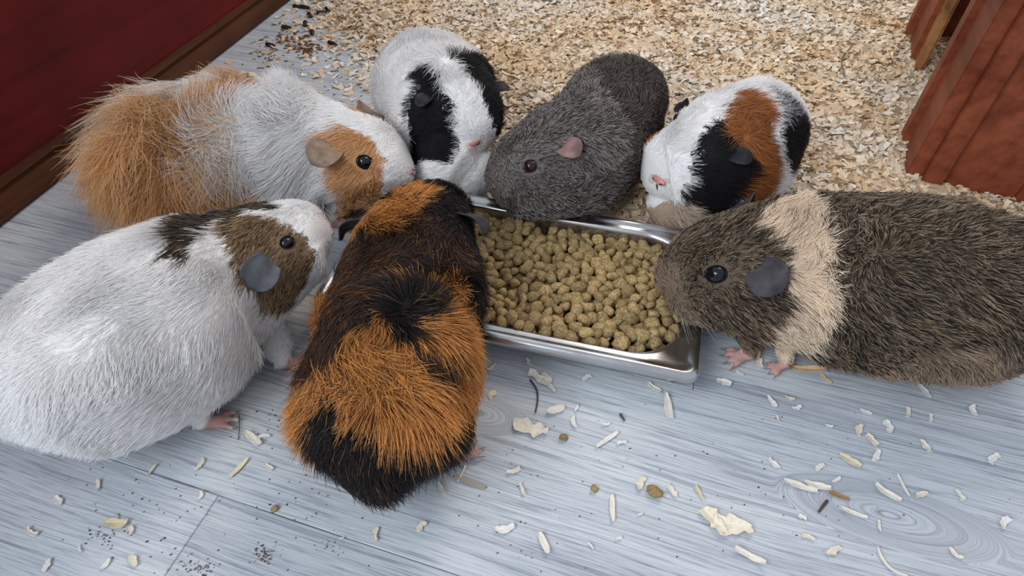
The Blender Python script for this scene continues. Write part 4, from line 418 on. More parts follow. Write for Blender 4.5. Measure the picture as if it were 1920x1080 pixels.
   's': '262 516 112, 276 522 104, 261 510 111, 245 540 119, 266 525 112, 250 498 113, 249 521 119, 256 507 113, 253 518 117, 245 506 118, 258 534 117, 285 528 97, 258 513 114, 271 524 109, 248 529 119, 261 521 114, 243 527 120, 254 524 118, 247 516 119, 244 538 120, 253 502 112, 261 529 115, 244 519 120, 254 533 118, 253 510 116, 242 514 120, 243 501 117, 268 517 109, 245 496 115, 249 503 115',
  }),
 'G': dict(
  st=[[0.4139, 0.3324, 0.05, 0.0369, 0.0407], [0.3825, 0.3231, 0.062, 0.0566, 0.0561], [0.342, 0.3232, 0.068, 0.0672, 0.0618], [0.3025, 0.3293, 0.07, 0.0692, 0.0647], [0.2639, 0.3368, 0.07, 0.0641, 0.0628], [0.2322, 0.3465, 0.068, 0.0567, 0.0588], [0.2014, 0.3485, 0.066, 0.0531, 0.0514], [0.1689, 0.3519, 0.062, 0.045, 0.0433], [0.144, 0.3534, 0.058, 0.0349, 0.0332], [0.1269, 0.3561, 0.054, 0.0256, 0.0247], [0.1185, 0.3569, 0.052, 0.0212, 0.0203]],
  eyes=[[[0.1525, 0.3225, 0.0891], [-0.5101, -0.615, 0.6013]], [[0.158, 0.3917, 0.0753], [-0.3476, 0.9066, 0.2391]]],
  eye_r=0.007,
  eye_c='blk',
  ears=[[[0.1769, 0.3178, 0.1018], [-0.3861, -0.5548, 0.737], [0.1928, 0.302, 0.0924]], [[0.1875, 0.3955, 0.0864], [-0.1843, 0.9112, 0.3685], [0.2066, 0.4074, 0.077]]],
  ear_w=0.0143,
  ear_c='e3',
  nose=[[0.1181, 0.352, 0.0568], [-0.9906, -0.1361, -0.0149], 0.0048, 'gr'],
  blobs=[],
  whorls=[[[0.2533, 0.3057, 0.1261], 0.05, 0.5]],
  feet=[[[0.1922, 0.3105, 0.004], -3.021, 1.0, 4], [[0.2201, 0.2996, 0.004], -2.868, 0.7, 4]],
  base='G',
  coat={
   'G': '176 345 110, 139 354 91, 155 314 49, 193 298 51, 204 390 32, 122 358 71, 192 303 94, 203 401 72, 262 277 38, 283 375 18, 157 314 82, 164 395 64, 128 341 82, 349 257 75, 353 385 44, 168 306 59, 179 392 40, 265 276 38, 285 375 18, 175 351 110, 291 262 82, 314 395 48, 266 269 59, 261 273 49, 123 365 69, 229 290 43, 262 381 22, 187 372 110, 158 316 41, 163 378 29, 192 314 106, 152 356 99, 207 380 112, 333 259 89, 164 308 56, 172 390 38, 340 259 88, 347 389 57, 316 259 87, 336 392 54, 173 358 109, 228 328 126, 229 340 127, 321 313 133, 124 358 76, 125 349 80, 145 317 63, 193 329 114, 334 261 95, 257 272 82, 285 397 49, 141 318 60, 189 309 101, 149 315 59, 372 290 118, 264 292 121, 132 330 80, 142 385 69, 330 259 89, 342 391 57, 361 260 55, 359 376 31, 229 316 123, 255 391 107, 189 300 49, 200 388 31, 267 271 95, 195 378 109, 178 339 111, 314 318 134, 231 321 125, 254 388 111, 231 303 116, 265 396 95, 123 352 76, 268 274 40, 288 377 19, 347 257 75, 351 385 44, 230 292 103, 295 326 135, 283 264 82, 306 396 49, 283 275 111, 304 397 85, 170 346 108, 305 263 97, 328 395 65, 232 283 84, 188 299 77, 200 376 112, 233 290 104, 286 262 78, 241 291 111, 275 397 87, 128 338 80, 130 336 82, 139 382 74, 235 335 128, 195 324 113, 193 300 87, 204 401 62, 229 366 124, 155 320 38, 159 374 28, 151 316 47, 157 382 34, 342 258 85, 348 388 53, 140 319 66, 150 387 49, 264 272 49, 287 384 25, 359 259 62, 358 379 35, 246 342 131, 354 270 107, 166 321 98, 297 262 88, 232 297 28, 258 368 13, 231 284 55, 269 388 31, 154 313 55, 160 387 39, 261 273 46, 284 382 23, 230 288 46, 272 316 132, 229 331 126, 230 290 101, 234 289 38, 266 376 19, 150 315 55, 156 386 39, 132 328 78, 132 332 81, 142 385 70, 248 275 62, 320 260 93, 187 302 46, 198 386 29, 145 316 59, 153 386 43, 357 258 66, 357 381 38, 137 321 70, 269 267 62, 307 260 88, 330 394 55, 125 345 79, 243 277 66, 277 392 38, 139 322 74, 148 388 58, 138 344 90, 318 360 129, 266 269 85, 292 397 52, 175 306 86, 188 399 64, 191 297 69, 204 397 44, 129 332 78, 192 303 40, 229 322 124, 250 388 111, 292 308 132, 289 263 85, 314 260 90, 337 259 92, 346 390 60, 191 298 75, 203 399 49, 233 293 33, 345 258 85, 192 310 103, 202 399 85, 319 282 122, 335 386 102, 230 299 112, 232 296 110, 231 295 108, 269 398 84, 392 279 96, 378 376 75, 180 360 111, 189 369 111, 191 306 36, 356 258 62, 356 380 36, 195 296 62, 206 395 40, 267 270 52, 231 336 127, 191 369 112, 228 302 114, 262 397 92, 229 285 84, 226 331 125, 254 273 74, 137 322 73, 231 284 62, 270 391 35, 196 298 83, 333 272 112, 345 389 89, 130 334 81, 140 384 71, 377 264 60, 366 374 35, 229 337 127, 192 304 96, 203 401 75, 370 301 123, 370 366 111, 380 330 121, 193 297 78, 331 262 98, 193 380 107, 232 285 93, 273 398 62, 196 297 81, 138 320 65, 149 387 49, 344 257 79, 182 357 112, 338 350 128, 300 264 97, 229 308 119, 278 264 70, 301 393 40, 386 307 118, 342 283 121, 349 382 102, 193 297 56, 204 393 36, 133 324 72, 145 387 57, 192 301 90, 204 401 66, 147 317 52, 154 384 38, 194 297 75, 206 399 49, 310 268 107, 233 286 96, 330 260 92, 353 314 128, 278 265 78, 301 395 46, 173 308 87, 186 399 67, 261 290 119, 284 395 97, 192 316 107, 201 396 92, 235 378 119, 192 320 110, 200 394 96, 270 271 46, 291 381 23, 133 326 74, 144 387 61, 241 344 130, 177 354 111, 325 334 133, 283 263 78, 306 395 46, 228 358 125, 183 365 111, 192 309 101, 202 399 83, 191 299 49, 228 312 120, 256 393 102, 272 266 66, 295 392 37, 231 330 127, 181 365 110, 278 264 75, 340 260 91, 368 262 85, 364 384 55, 185 336 113, 295 266 100, 318 397 70, 319 314 133, 175 355 110, 327 260 93, 341 392 61, 275 265 75, 366 278 111, 365 381 91, 358 284 118, 231 378 119, 193 298 83, 245 318 128, 187 330 112, 243 277 81, 278 396 49, 229 286 55, 181 341 112, 337 261 94, 171 340 108, 194 296 69, 206 397 44, 143 337 92, 227 351 126, 228 295 105, 386 275 96, 375 379 73, 182 333 111, 196 299 88, 206 401 63, 350 300 127, 285 300 129, 300 385 113, 324 262 98, 340 392 69, 141 347 93, 189 315 105, 199 397 89, 302 349 133, 172 346 109, 284 264 85, 306 396 52, 230 289 98, 270 399 69, 197 296 75, 207 399 49, 321 264 101, 339 393 73, 231 357 126, 195 319 111, 370 271 102, 301 296 129, 281 264 75, 303 394 43, 232 366 124, 332 341 131, 196 300 90, 233 300 114, 268 396 93, 331 263 100, 344 391 73, 231 315 123, 236 280 62, 274 390 35, 228 319 123, 251 390 109, 376 305 122, 352 327 129, 236 322 127, 183 336 112, 233 289 101, 272 398 74, 317 260 93, 336 393 61, 129 330 76, 141 385 65, 275 266 62, 298 390 35, 266 268 62, 302 317 134, 188 300 82, 308 261 91, 362 271 106, 363 384 83, 350 258 78, 353 385 47, 232 283 81, 273 396 49, 232 285 49, 248 276 55, 277 388 30, 286 263 85, 309 396 52, 227 323 124, 246 389 110, 269 268 55, 192 307 100, 202 400 80, 229 306 117, 261 395 97, 324 326 133, 343 259 88, 323 260 93, 299 261 88, 301 280 119, 320 392 97, 312 294 128, 327 381 112, 348 266 104, 353 388 79, 288 367 128, 230 288 95, 302 262 91, 325 395 58, 357 297 124, 359 370 111, 190 298 56, 202 393 36, 232 298 112, 169 308 82, 182 398 60, 154 356 100, 232 282 74, 230 284 69, 245 288 109, 233 282 69, 234 376 120, 229 285 87, 189 298 62, 202 395 40, 285 332 135, 235 296 113, 271 397 90, 162 352 105, 280 264 70, 303 393 40, 189 305 95, 201 400 75, 311 276 117, 166 324 101, 175 392 87, 229 347 127, 328 265 103, 302 260 85, 267 272 43, 288 379 21, 311 260 91, 332 394 58, 275 265 70, 298 393 40, 233 288 40, 267 378 21, 170 352 108, 316 269 109, 189 308 99, 200 400 80, 230 286 90, 271 398 58, 233 287 98, 273 398 69, 192 322 111, 200 392 98, 333 292 126, 336 286 123, 232 284 87, 273 397 55, 259 298 124, 173 307 85, 231 339 128, 272 266 62, 295 390 35, 351 258 67, 354 382 38, 189 311 102, 200 398 85, 187 328 111, 164 355 105, 231 305 118, 292 263 88, 314 396 55, 190 327 112, 260 286 115, 189 304 93, 201 401 72, 357 261 89, 326 259 90, 341 391 57, 313 259 87, 207 386 107, 229 285 58, 299 261 85, 322 394 51, 292 262 85, 314 396 52, 189 317 107, 199 396 91, 178 342 111, 189 323 110, 139 320 71, 149 388 54, 233 282 65, 272 392 38, 399 301 107, 386 365 95, 174 340 109, 304 260 85, 327 393 51, 228 285 65, 267 392 38, 195 322 112, 202 392 98, 230 284 74, 271 394 43, 288 269 103, 310 398 75, 309 281 121, 294 262 85, 317 395 52, 269 281 113, 292 397 88, 289 323 134, 230 327 126, 347 263 99, 227 320 123, 247 390 108, 229 351 127, 272 267 55, 231 293 106, 269 398 80, 249 305 124, 228 309 118, 257 395 100, 230 284 77, 271 395 46, 227 307 117, 321 326 133, 320 273 114, 337 391 90, 175 314 97, 314 261 93, 375 296 119, 272 266 70, 288 302 130, 302 383 116, 192 327 113, 367 284 116, 366 378 99, 230 301 114, 278 264 66, 300 392 37, 292 264 92, 231 313 122, 259 392 105, 305 261 91, 286 263 82, 309 395 49, 229 298 110, 306 305 132, 236 280 65, 274 392 38, 243 299 119, 293 298 129, 308 384 113, 180 334 110, 294 262 88, 317 396 55, 246 291 114, 276 397 91, 317 259 90, 336 393 58, 180 336 111, 269 267 66, 293 392 37, 334 259 92, 344 391 61, 226 344 126, 331 261 95, 287 332 135, 255 279 102, 185 333 112, 281 264 78, 304 395 46, 240 303 121, 271 393 101, 168 316 95',
   'c': '195 359 116, 223 314 118, 239 395 100, 225 291 95, 265 399 65, 202 374 114, 196 367 114, 221 303 107, 237 401 84, 195 307 100, 204 400 81, 223 292 51, 223 308 113, 225 292 46, 251 385 25, 223 298 104, 226 289 49, 199 299 88, 226 297 35, 182 354 112, 225 313 119, 248 394 101, 188 340 114, 227 301 112, 262 398 89, 222 290 72, 249 397 43, 225 300 109, 259 399 86, 212 376 116, 194 342 116, 186 347 114, 226 293 100, 264 399 73, 223 312 117, 244 396 98, 222 291 64, 208 301 97, 225 288 61, 226 293 40, 226 366 123, 202 345 119, 195 301 42, 204 383 26, 196 336 116, 224 289 55, 257 390 31, 200 299 44, 197 300 44, 206 385 27, 202 323 114, 227 288 89, 268 398 58, 199 300 91, 207 402 66, 199 303 97, 207 401 76, 224 332 124, 199 306 101, 206 400 81, 228 293 103, 224 304 113, 195 310 104, 204 399 86, 224 288 73, 224 319 120, 239 393 105, 201 295 60, 198 364 116, 220 329 122, 193 334 115, 201 364 117, 199 297 84, 208 401 57, 228 381 117, 201 295 66, 209 397 42, 225 306 114, 254 397 94, 195 302 94, 225 355 125, 199 296 54, 224 348 125, 228 291 98, 268 399 69, 220 335 124, 200 295 76, 209 400 49, 199 302 95, 207 402 73, 222 361 124, 183 341 113, 209 378 114, 202 316 111, 209 296 85, 214 402 57, 223 369 122, 226 302 29, 228 285 69, 268 393 40, 188 362 113, 227 289 92, 268 398 61, 224 321 122, 238 391 107, 199 297 51, 198 309 104, 205 399 86, 223 289 64, 227 286 77, 268 395 46, 204 369 116, 226 286 65, 264 393 38, 190 335 114, 203 298 89, 209 402 63, 184 347 113, 185 357 113, 203 296 81, 210 401 54, 198 321 113, 193 359 115, 225 337 125, 198 323 114, 221 321 120, 223 310 115, 223 338 125, 226 305 115, 258 397 94, 203 295 76, 198 313 108, 205 397 91, 223 344 125, 202 296 54, 187 356 114, 210 325 118, 198 315 109, 200 295 70, 209 398 44, 218 332 122, 191 340 115, 184 350 113, 225 298 107, 260 399 83, 177 348 111, 206 369 117, 195 308 102, 224 288 69, 224 323 123, 238 390 109, 225 287 73, 265 395 43, 225 287 80, 265 397 49, 225 361 124, 203 296 84, 197 296 70, 225 288 58, 261 390 33, 221 348 125, 217 364 122, 199 328 115, 217 307 109, 224 400 89, 226 294 103, 225 289 89, 265 398 58, 179 347 111, 188 343 115, 225 308 116, 253 396 97, 190 362 114, 227 297 107, 200 296 81, 208 401 54, 227 288 52, 263 387 28, 197 295 66, 208 397 42, 195 315 108, 203 396 92, 227 286 83, 221 344 125, 195 313 107, 202 321 113, 204 294 70, 195 329 115, 187 350 114, 215 324 119, 198 296 60, 208 395 38, 198 308 103, 198 317 110, 195 296 59, 206 394 38, 228 292 100, 267 399 73, 205 308 106, 209 400 87, 195 304 96, 205 401 75, 193 337 116, 226 310 118, 253 395 99, 226 318 122, 225 329 124, 224 329 124, 223 303 110, 251 399 88, 221 319 119, 196 334 116, 199 331 116, 227 286 80, 268 396 49, 212 295 85, 216 402 57, 224 297 105, 260 399 80, 222 326 122, 202 299 91, 209 402 66, 227 287 86',
   't': '124 338 75, 125 334 71, 125 332 68, 137 382 57, 119 358 63, 140 319 56, 150 384 41, 127 330 71, 139 384 59, 137 321 53, 134 323 67, 146 386 52, 147 320 43, 153 377 32, 122 345 74, 278 266 55, 299 387 30, 123 348 75, 319 257 81, 337 390 48, 141 320 49, 150 380 36, 150 318 44, 122 343 73, 275 268 49, 131 324 65, 144 385 50, 274 275 35, 292 372 16, 283 263 62, 305 390 34, 124 341 77, 133 378 70, 307 258 78, 322 257 80, 128 327 64, 142 383 50, 124 336 74, 135 381 65, 296 261 82, 283 264 58, 301 259 78, 276 274 35, 121 355 69, 130 326 69, 143 319 50, 151 382 37, 294 261 78, 119 361 63, 127 328 68, 127 332 74, 279 272 37, 297 374 17, 278 270 40, 286 266 46, 312 260 48, 330 378 25, 281 268 43, 300 378 21, 120 350 68, 320 258 87, 337 392 54, 304 259 78, 327 392 45, 336 257 83, 345 389 51, 355 259 55, 135 322 63, 147 385 47, 353 259 56, 354 377 31, 142 318 56, 151 384 41, 313 258 84, 348 257 63, 352 381 36, 136 321 57, 294 268 37, 312 372 17, 129 328 73, 139 319 60, 149 385 44, 299 260 81, 340 258 85, 346 389 54, 291 261 74, 289 262 78, 311 394 45, 320 264 37, 344 257 75, 349 386 44, 283 264 55, 304 386 29, 273 269 49, 294 383 25, 351 258 63, 353 381 36, 342 257 79, 278 266 52, 275 266 55, 297 387 30, 301 260 81, 325 393 48, 278 267 49, 299 383 25, 275 280 27, 290 364 11, 326 257 83, 333 257 83, 126 334 76, 137 383 66, 278 265 59, 300 389 32, 310 258 81, 331 392 48, 126 335 77, 313 258 81, 333 391 48, 329 257 83, 342 390 51, 286 262 70, 286 262 66, 308 391 37, 325 256 69, 294 261 74, 307 259 84, 329 393 51, 132 324 60, 145 383 46, 323 258 84, 320 259 48, 335 377 25, 346 257 67, 316 258 84, 304 259 81, 327 393 48, 286 263 62, 339 257 79, 310 258 78, 331 391 45, 291 261 78, 314 394 45, 319 258 84, 337 391 51, 326 258 87, 341 391 54, 144 325 38, 151 370 29, 283 263 66, 283 263 70, 306 393 40, 366 264 43, 361 367 22, 337 259 89, 278 265 62, 296 260 74, 319 257 73, 323 258 87, 349 257 67, 352 382 39, 288 262 70, 311 392 40',
  }),
}

# ------------------------------------------------------------------ guinea pigs
SKIN = mat('coat_skin', rough=.8, spec=.15)
t = NT(SKIN); t.out(t.n('ShaderNodeAttribute', attribute_name='coat').outputs['Color'], 'Base Color')
HAIR = mat('fur', rough=.55, spec=.28)
t = NT(HAIR); ac = t.n('ShaderNodeAttribute', attribute_name='coat').outputs['Color']; t.out(ac, 'Base Color')
mo = [x for x in HAIR.node_tree.nodes if x.type == 'OUTPUT_MATERIAL'][0]
tl = t.n('ShaderNodeBsdfTranslucent', {'Color': ac}); mx = t.n('ShaderNodeMixShader', {0: .22, 1: t.b.outputs[0], 2: tl.outputs[0]}); HAIR.node_tree.links.new(mx.outputs[0], mo.inputs[0])
EYEM = {'blk': mat('dark_eye', (.006, .006, .010), .06, spec=.45), 'brn': mat('brown_eye', (.020, .007, .008), .06, spec=.45)}
LIDM = {'blk': mat('dark_eyelid', (.012, .011, .013), .75, spec=.1), 'brn': mat('brown_eyelid', (.035, .022, .022), .75, spec=.1)}
def ear_mat(name, c):
    m = mat(name, c, .55, spec=.25, Subsurface_Weight=.15); t = NT(m); b = m.node_tree.nodes['Principled BSDF']; b.inputs['Subsurface Scale'].default_value = .002
    nz = t.n('ShaderNodeTexNoise', {'Vector': t.n('ShaderNodeTexCoord').outputs['Object'], 'Scale': 120., 'Detail': 4.}).outputs[0]
    t.out(t.ramp(nz, ((.3, tuple(x*.65 for x in c)), (.7, tuple(x*1.3 for x in c)))), 'Base Color'); t.bump(nz, .3, .0008)
    return m
EARM = {'e1': ear_mat('slate_ear_skin', (.10, .105, .125)), 'e2': ear_mat('tan_ear_skin', (.26, .18, .13)), 'e3': ear_mat('dark_ear_skin', (.055, .050, .056)),
        'e4': ear_mat('pinkish_ear_skin', (.24, .14, .13)), 'ek': ear_mat('black_ear_skin', (.012, .011, .013))}
NOSEM = {'pk': ear_mat('pink_nose_skin', (.62, .30, .27)), 'gr': ear_mat('brown_nose_skin', (.20, .13, .11))}
NOST = mat('nostril_dark', (.06, .02, .02), .6)
CLAW = mat('horn_claw', (.22, .15, .12), .35)
PINK = np.array([.50, .29, .25])

# coat code -> root colour, tip colour, share of ticked hairs, ticked hair colour, brightness variation
COAT = {
 'w': ((.80, .78, .77), (.91, .90, .90), .0, (0, 0, 0), .04), 'p': ((.80, .66, .62), (.88, .76, .72), .0, (0, 0, 0), .06),
 'a': ((.12, .075, .045), (.46, .31, .175), .28, (.030, .020, .015), .35), 'b': ((.05, .038, .028), (.17, .125, .085), .4, (.02, .016, .014), .4),
 'o': ((.36, .145, .045), (.60, .27, .085), .04, (.75, .52, .30), .22), 'c': ((.62, .47, .34), (.88, .73, .57), .08, (.30, .22, .16), .15),
 'k': ((.007, .007, .008), (.016, .015, .018), .0, (0, 0, 0), .3), 'd': ((.018, .012, .011), (.062, .036, .027), .15, (.24, .095, .03), .5),
 'g': ((.070, .060, .056), (.37, .325, .305), .38, (.050, .042, .038), .50), 'h': ((.035, .027, .025), (.17, .135, .12), .35, (.022, .017, .017), .5),
 'G': ((.045, .033, .024), (.31, .225, .150), .44, (.020, .016, .013), .50), 't': ((.14, .10, .075), (.40, .29, .205), .15, (.08, .055, .04), .3),
 's': ((.30, .30, .32), (.60, .60, .63), .40, (.015, .015, .018), .15), 'e': ((.30, .21, .15), (.72, .56, .43), .12, (.88, .80, .72), .25)}
TUNE = {'B': {'o': ((.50, .25, .10), (.76, .44, .20), .12, (.80, .62, .42), .22)},
        'C': {'o': ((.26, .095, .026), (.66, .30, .085), .07, (.06, .03, .02), .30), 'k': ((.007, .006, .007), (.020, .016, .017), .06, (.20, .10, .05), .4)},
        'F': {'o': ((.26, .085, .025), (.44, .165, .050), .03, (.05, .03, .02), .22)}}

def smooth01(x, a, b):
    q = np.clip((x-a)/(b-a), 0, 1); return q*q*(3-2*q)

def capsule(p, q, r0, r1, n=10, m=5):
    p, q = np.array(p, float), np.array(q, float); d = q-p; L = np.linalg.norm(d); d = d/L
    s = np.cross(d, [0, 0, 1.]) if abs(d[2]) < .9 else np.cross(d, [1., 0, 0]); s /= np.linalg.norm(s); u = np.cross(s, d)
    V, Fc = [], []
    prof = [(-r0*math.cos(a), r0*math.sin(a)) for a in np.linspace(.15, math.pi/2, m)]+[(L+r1*math.sin(a), r1*math.cos(a)) for a in np.linspace(0, math.pi/2-.15, m)]
    for x, r in prof:
        for i in range(n):
            a = 2*math.pi*i/n; V.append(p+d*x+(s*math.cos(a)+u*math.sin(a))*r)
    for k in range(len(prof)-1):
        for i in range(n): Fc.append((k*n+i, k*n+(i+1) % n, (k+1)*n+(i+1) % n, (k+1)*n+i))
    Fc.append(tuple(range(n))[::-1]); Fc.append(tuple((len(prof)-1)*n+i for i in range(n)))
    return V, Fc

def frame(n, hint):
    n = np.array(n, float); n /= np.linalg.norm(n); u = np.array(hint, float)-n*np.dot(hint, n); u /= np.linalg.norm(u); s = np.cross(u, n)
    return s, u, n

def ellipsoid(name, c, s, u, n, sx, su, sn, m, parent, seg=24, loc=None, tri=0.0):
    V, Fc = [], []
    h = seg//2
    for i in range(h+1):
        th = math.pi*i/h
        for j in range(seg):
            ph = 2*math.pi*j/seg
            a, b, cc = math.sin(th)*math.cos(ph), math.sin(th)*math.sin(ph), math.cos(th)
            a *= 1+tri*b
            V.append(np.array(s)*a*sx+np.array(u)*b*su+np.array(n)*cc*sn)
    for i in range(h):
        for j in range(seg): Fc.append((i*seg+j, i*seg+(j+1) % seg, (i+1)*seg+(j+1) % seg, (i+1)*seg+j))
    return obj(name, mesh(name, V, Fc, m, True), parent, c)

EDGE = [(-.36, 1.6), (-.33, 1.15), (-.30, 1.03), (-.197, .83), (-.11, .66), (.02, .52), (.16, .47), (.5, .455), (1.1, .33), (1.8, .2)]
def beddist(x, y):
    """signed distance into the bedding (positive inside)"""
    best = np.full(x.shape, 1e9); sgn = np.ones(x.shape)
    for (x0, y0), (x1, y1) in zip(EDGE[:-1], EDGE[1:]):
        dx, dy = x1-x0, y1-y0; t_ = np.clip(((x-x0)*dx+(y-y0)*dy)/(dx*dx+dy*dy), 0, 1)
        d_ = np.hypot(x-x0-t_*dx, y-y0-t_*dy); k = d_ < best
        best = np.where(k, d_, best); sgn = np.where(k, np.sign(dx*(y-y0)-dy*(x-x0)), sgn)
    return best*sgn

def make_pig(key, label, count, L0, radius, lift, K=5, spread=.35, short=.22, headlen=.5, grav=.15, wn=(40., .45), tail=0.0, tipn=.12, clumpf=220.):
    P = PIGS[key]; rr = np.random.RandomState(ord(key))
    V, S, T, side, up, l, Lt = loft(P['st'], 150, 72)
    n_, m_ = V.shape[:2]
    base = np.array([S[n_//2, 0], S[n_//2, 1], 0])
    V2 = V.copy()
    # cheeks, brow and eye socket relief
    Vf = V2.reshape(-1, 3); C = np.repeat(S[:, None, :3], m_, 1).reshape(-1, 3); out = Vf-C; out /= np.linalg.norm(out, axis=1)[:, None]+1e-9
    for ep, en in P['eyes']:
        d = np.linalg.norm(Vf-np.array(ep), axis=1); r = P['eye_r']
        Vf += out*(.0022*np.exp(-(d/(r*2.2))**2)-.0030*np.exp(-(d/(r*.9))**2))[:, None]
    fq = l.repeat(m_)/Lt
    wv = wave(ord(key)+3, 5, 38.); Vf += out*(.0012*wv(Vf)[:, :1])
    ang = np.tile(np.linspace(0, 2*np.pi, m_, endpoint=False), n_)
    dn = Lt-l.repeat(m_)
    Vf += out*(.0035*np.exp(-((dn-.022)/.014)**2)*np.exp(-((np.abs(np.sin(ang))-.9)/.35)**2)*(np.cos(ang) < .4))[:, None]   # whisker pads
    # bellies rest on the floor, on the bedding or over the tray's rim
    rel = Vf-TORG; tx_, ty_ = np.abs(rel@TX), np.abs(rel@TY)
    intray = (1-smooth01(tx_, TRW/2+.001, TRW/2+.012))*(1-smooth01(ty_, TRD/2+.001, TRD/2+.012))
    bed = smooth01(beddist(Vf[:, 0], Vf[:, 1]), -.02, .03)
    Vf[:, 2] = np.maximum(Vf[:, 2], .003+.007*bed); Vf[:, 2] = np.maximum(Vf[:, 2], .0318*intray+.001*(1-intray))
    Vs, Fs = list(Vf-base), [(i*m_+j, i*m_+(j+1) % m_, (i+1)*m_+(j+1) % m_, (i+1)*m_+j) for i in range(n_-1) for j in range(m_)]
    Fs += [tuple(range(m_))[::-1], tuple((n_-1)*m_+j for j in range(m_))]
    def add(vf):
        o_ = len(Vs); Vs.extend(vf[0]); Fs.extend([tuple(i+o_ for i in f) for f in vf[1]])
    claws, feetc = [], []
    for (p0_, r0_), (p1_, r1_) in zip(P['blobs'][::2], P['blobs'][1::2]): add(capsule(np.array(p0_)-base, np.array(p1_)-base, r0_, r1_, 24, 8))
    for fp, yaw, sz, toes in P['feet']:
        fp = np.array(fp)-base; dr = np.array([math.cos(yaw), math.sin(yaw), 0]); sd = np.array([-dr[1], dr[0], 0])
        sp = S[np.argmin(np.linalg.norm(S[:, :2]-(fp+base)[:2], axis=1)), :3]-base
        inn = fp+(sp-fp)*.5; inn[2] = .03
        add(capsule(fp-dr*.006*sz+[0, 0, .004], inn, .0062*sz, .014*sz))
        add(capsule(fp-dr*.010*sz+[0, 0, .0012], fp+dr*.004*sz+[0, 0, .0008], .0048*sz, .0050*sz))
        for k in range(toes):
            a_ = (k-(toes-1)/2)*.36; td = dr*math.cos(a_)+sd*math.sin(a_); ln = (.0125-.0022*abs(k-(toes-1)/2))*sz
            r0 = fp+dr*.003*sz+sd*(k-(toes-1)/2)*.0030*sz
            j1 = r0+td*ln*.55+np.array([0, 0, .0016]); j2 = r0+td*ln+np.array([0, 0, -.0010])
            add(capsule(r0+[0, 0, .0006], j1, .0025*sz, .0021*sz)); add(capsule(j1, j2, .0021*sz, .0016*sz))
            claws.append((j2, j2+td*.0042*sz+np.array([0, 0, -.0010]), sz))
        feetc.append(fp+dr*.003)
    me = mesh('tmp', Vs, Fs); to = bpy.data.objects.new('tmp', me); COL.objects.link(to)
    md = to.modifiers.new('r', 'REMESH'); md.mode = 'VOXEL'; md.voxel_size = .0017
    ev = to.evaluated_get(bpy.context.evaluated_depsgraph_get()); bm_ = bpy.data.meshes.new_from_object(ev)
    bpy.data.objects.remove(to); bpy.data.meshes.remove(me)
    body = bm_; body.name = 'body'; body.materials.clear(); body.materials.append(SKIN)
    nv = len(body.vertices); X = np.empty(nv*3); body.vertices.foreach_get('co', X); X = X.reshape(-1, 3)
    body.polygons.foreach_set('use_smooth', [True]*len(body.polygons))
    # --- coat lookup
    codes, pts = [], []
    for c, txt in P['coat'].items():
        for q in txt.split(','): pts.append([float(x) for x in q.split()]); codes.append(c)
    pts = np.array(pts)/1000-base; codes = np.array(codes)
    table = dict(COAT); table.update(TUNE.get(key, {}))
    wn1, wn2 = wave(ord(key)+11, 6, 260.), wave(ord(key)+12, 6, 90.)
    def code_at(Q, jitter=0.0):
        W = Q+wn1(Q)*.0010+wn2(Q)*.0016
        if jitter: W = W+rr.randn(*Q.shape)*jitter
        r = np.empty(len(Q), int)
        for i in range(0, len(Q), 4000):
            w_ = W[i:i+4000]; r[i:i+4000] = np.argmin((w_**2).sum(1)[:, None]-2*w_@pts.T+(pts**2).sum(1)[None], axis=1)
        return codes[r]
    cv = code_at(X); col = np.ones((nv, 4))
    for c, v in table.items(): col[cv == c, :3] = (np.array(v[0])*.65+np.array(v[1])*.35)*(.8 if c != 'w' else .95)  # skin darker than the fur: shade between hairs put into its colour
    for f in feetc:
        k = smooth01(np.linalg.norm((X-f)*[1, 1, 1.6], axis=1), .010, .015)[:, None]; col[:, :3] = col[:, :3]*k+PINK*(1-k)
    body.attributes.new('coat', 'FLOAT_COLOR', 'POINT').data.foreach_set('color', col.ravel())
    root = bpy.data.objects.new('guinea_pig', None); COL.objects.link(root); root.location = tuple(base); root.empty_display_size = .05
    tag(root, label, 'guinea pig', 'guinea pigs gathered round the feeding tray')
    bo = obj('body', body, root)
    # --- eyes
    for ep, en in P['eyes']:
        ep, en = np.array(ep)-base, np.array(en); i = np.argmin(np.linalg.norm(S[:, :3]-base-ep, axis=1))
        s_, u_, n2 = frame(en, T[i]); r = P['eye_r']   # u_ along the head, s_ across
        c_ = ep-n2*r*.25
        e_ = ellipsoid('eye', c_, s_, u_, n2, r*.94, r*1.06, r*.85, EYEM[P['eye_c']], root, 32)
        Vt, Ft = [], []
        for a in range(32):
            A = 2*math.pi*a/32
            for b in range(8):
                B = 2*math.pi*b/8; R_ = r*(1.0+.10*math.cos(B))
                Vt.append(s_*math.cos(A)*R_*.90+u_*math.sin(A)*R_*1.13+n2*(r*.10*math.sin(B)+r*.40-r*.12*math.sin(A)**2))
                Ft.append((a*8+b, a*8+(b+1) % 8, ((a+1) % 32)*8+(b+1) % 8, ((a+1) % 32)*8+b))
        obj('eyelid', mesh('eyelid', Vt, Ft, LIDM[P['eye_c']], True), e_)
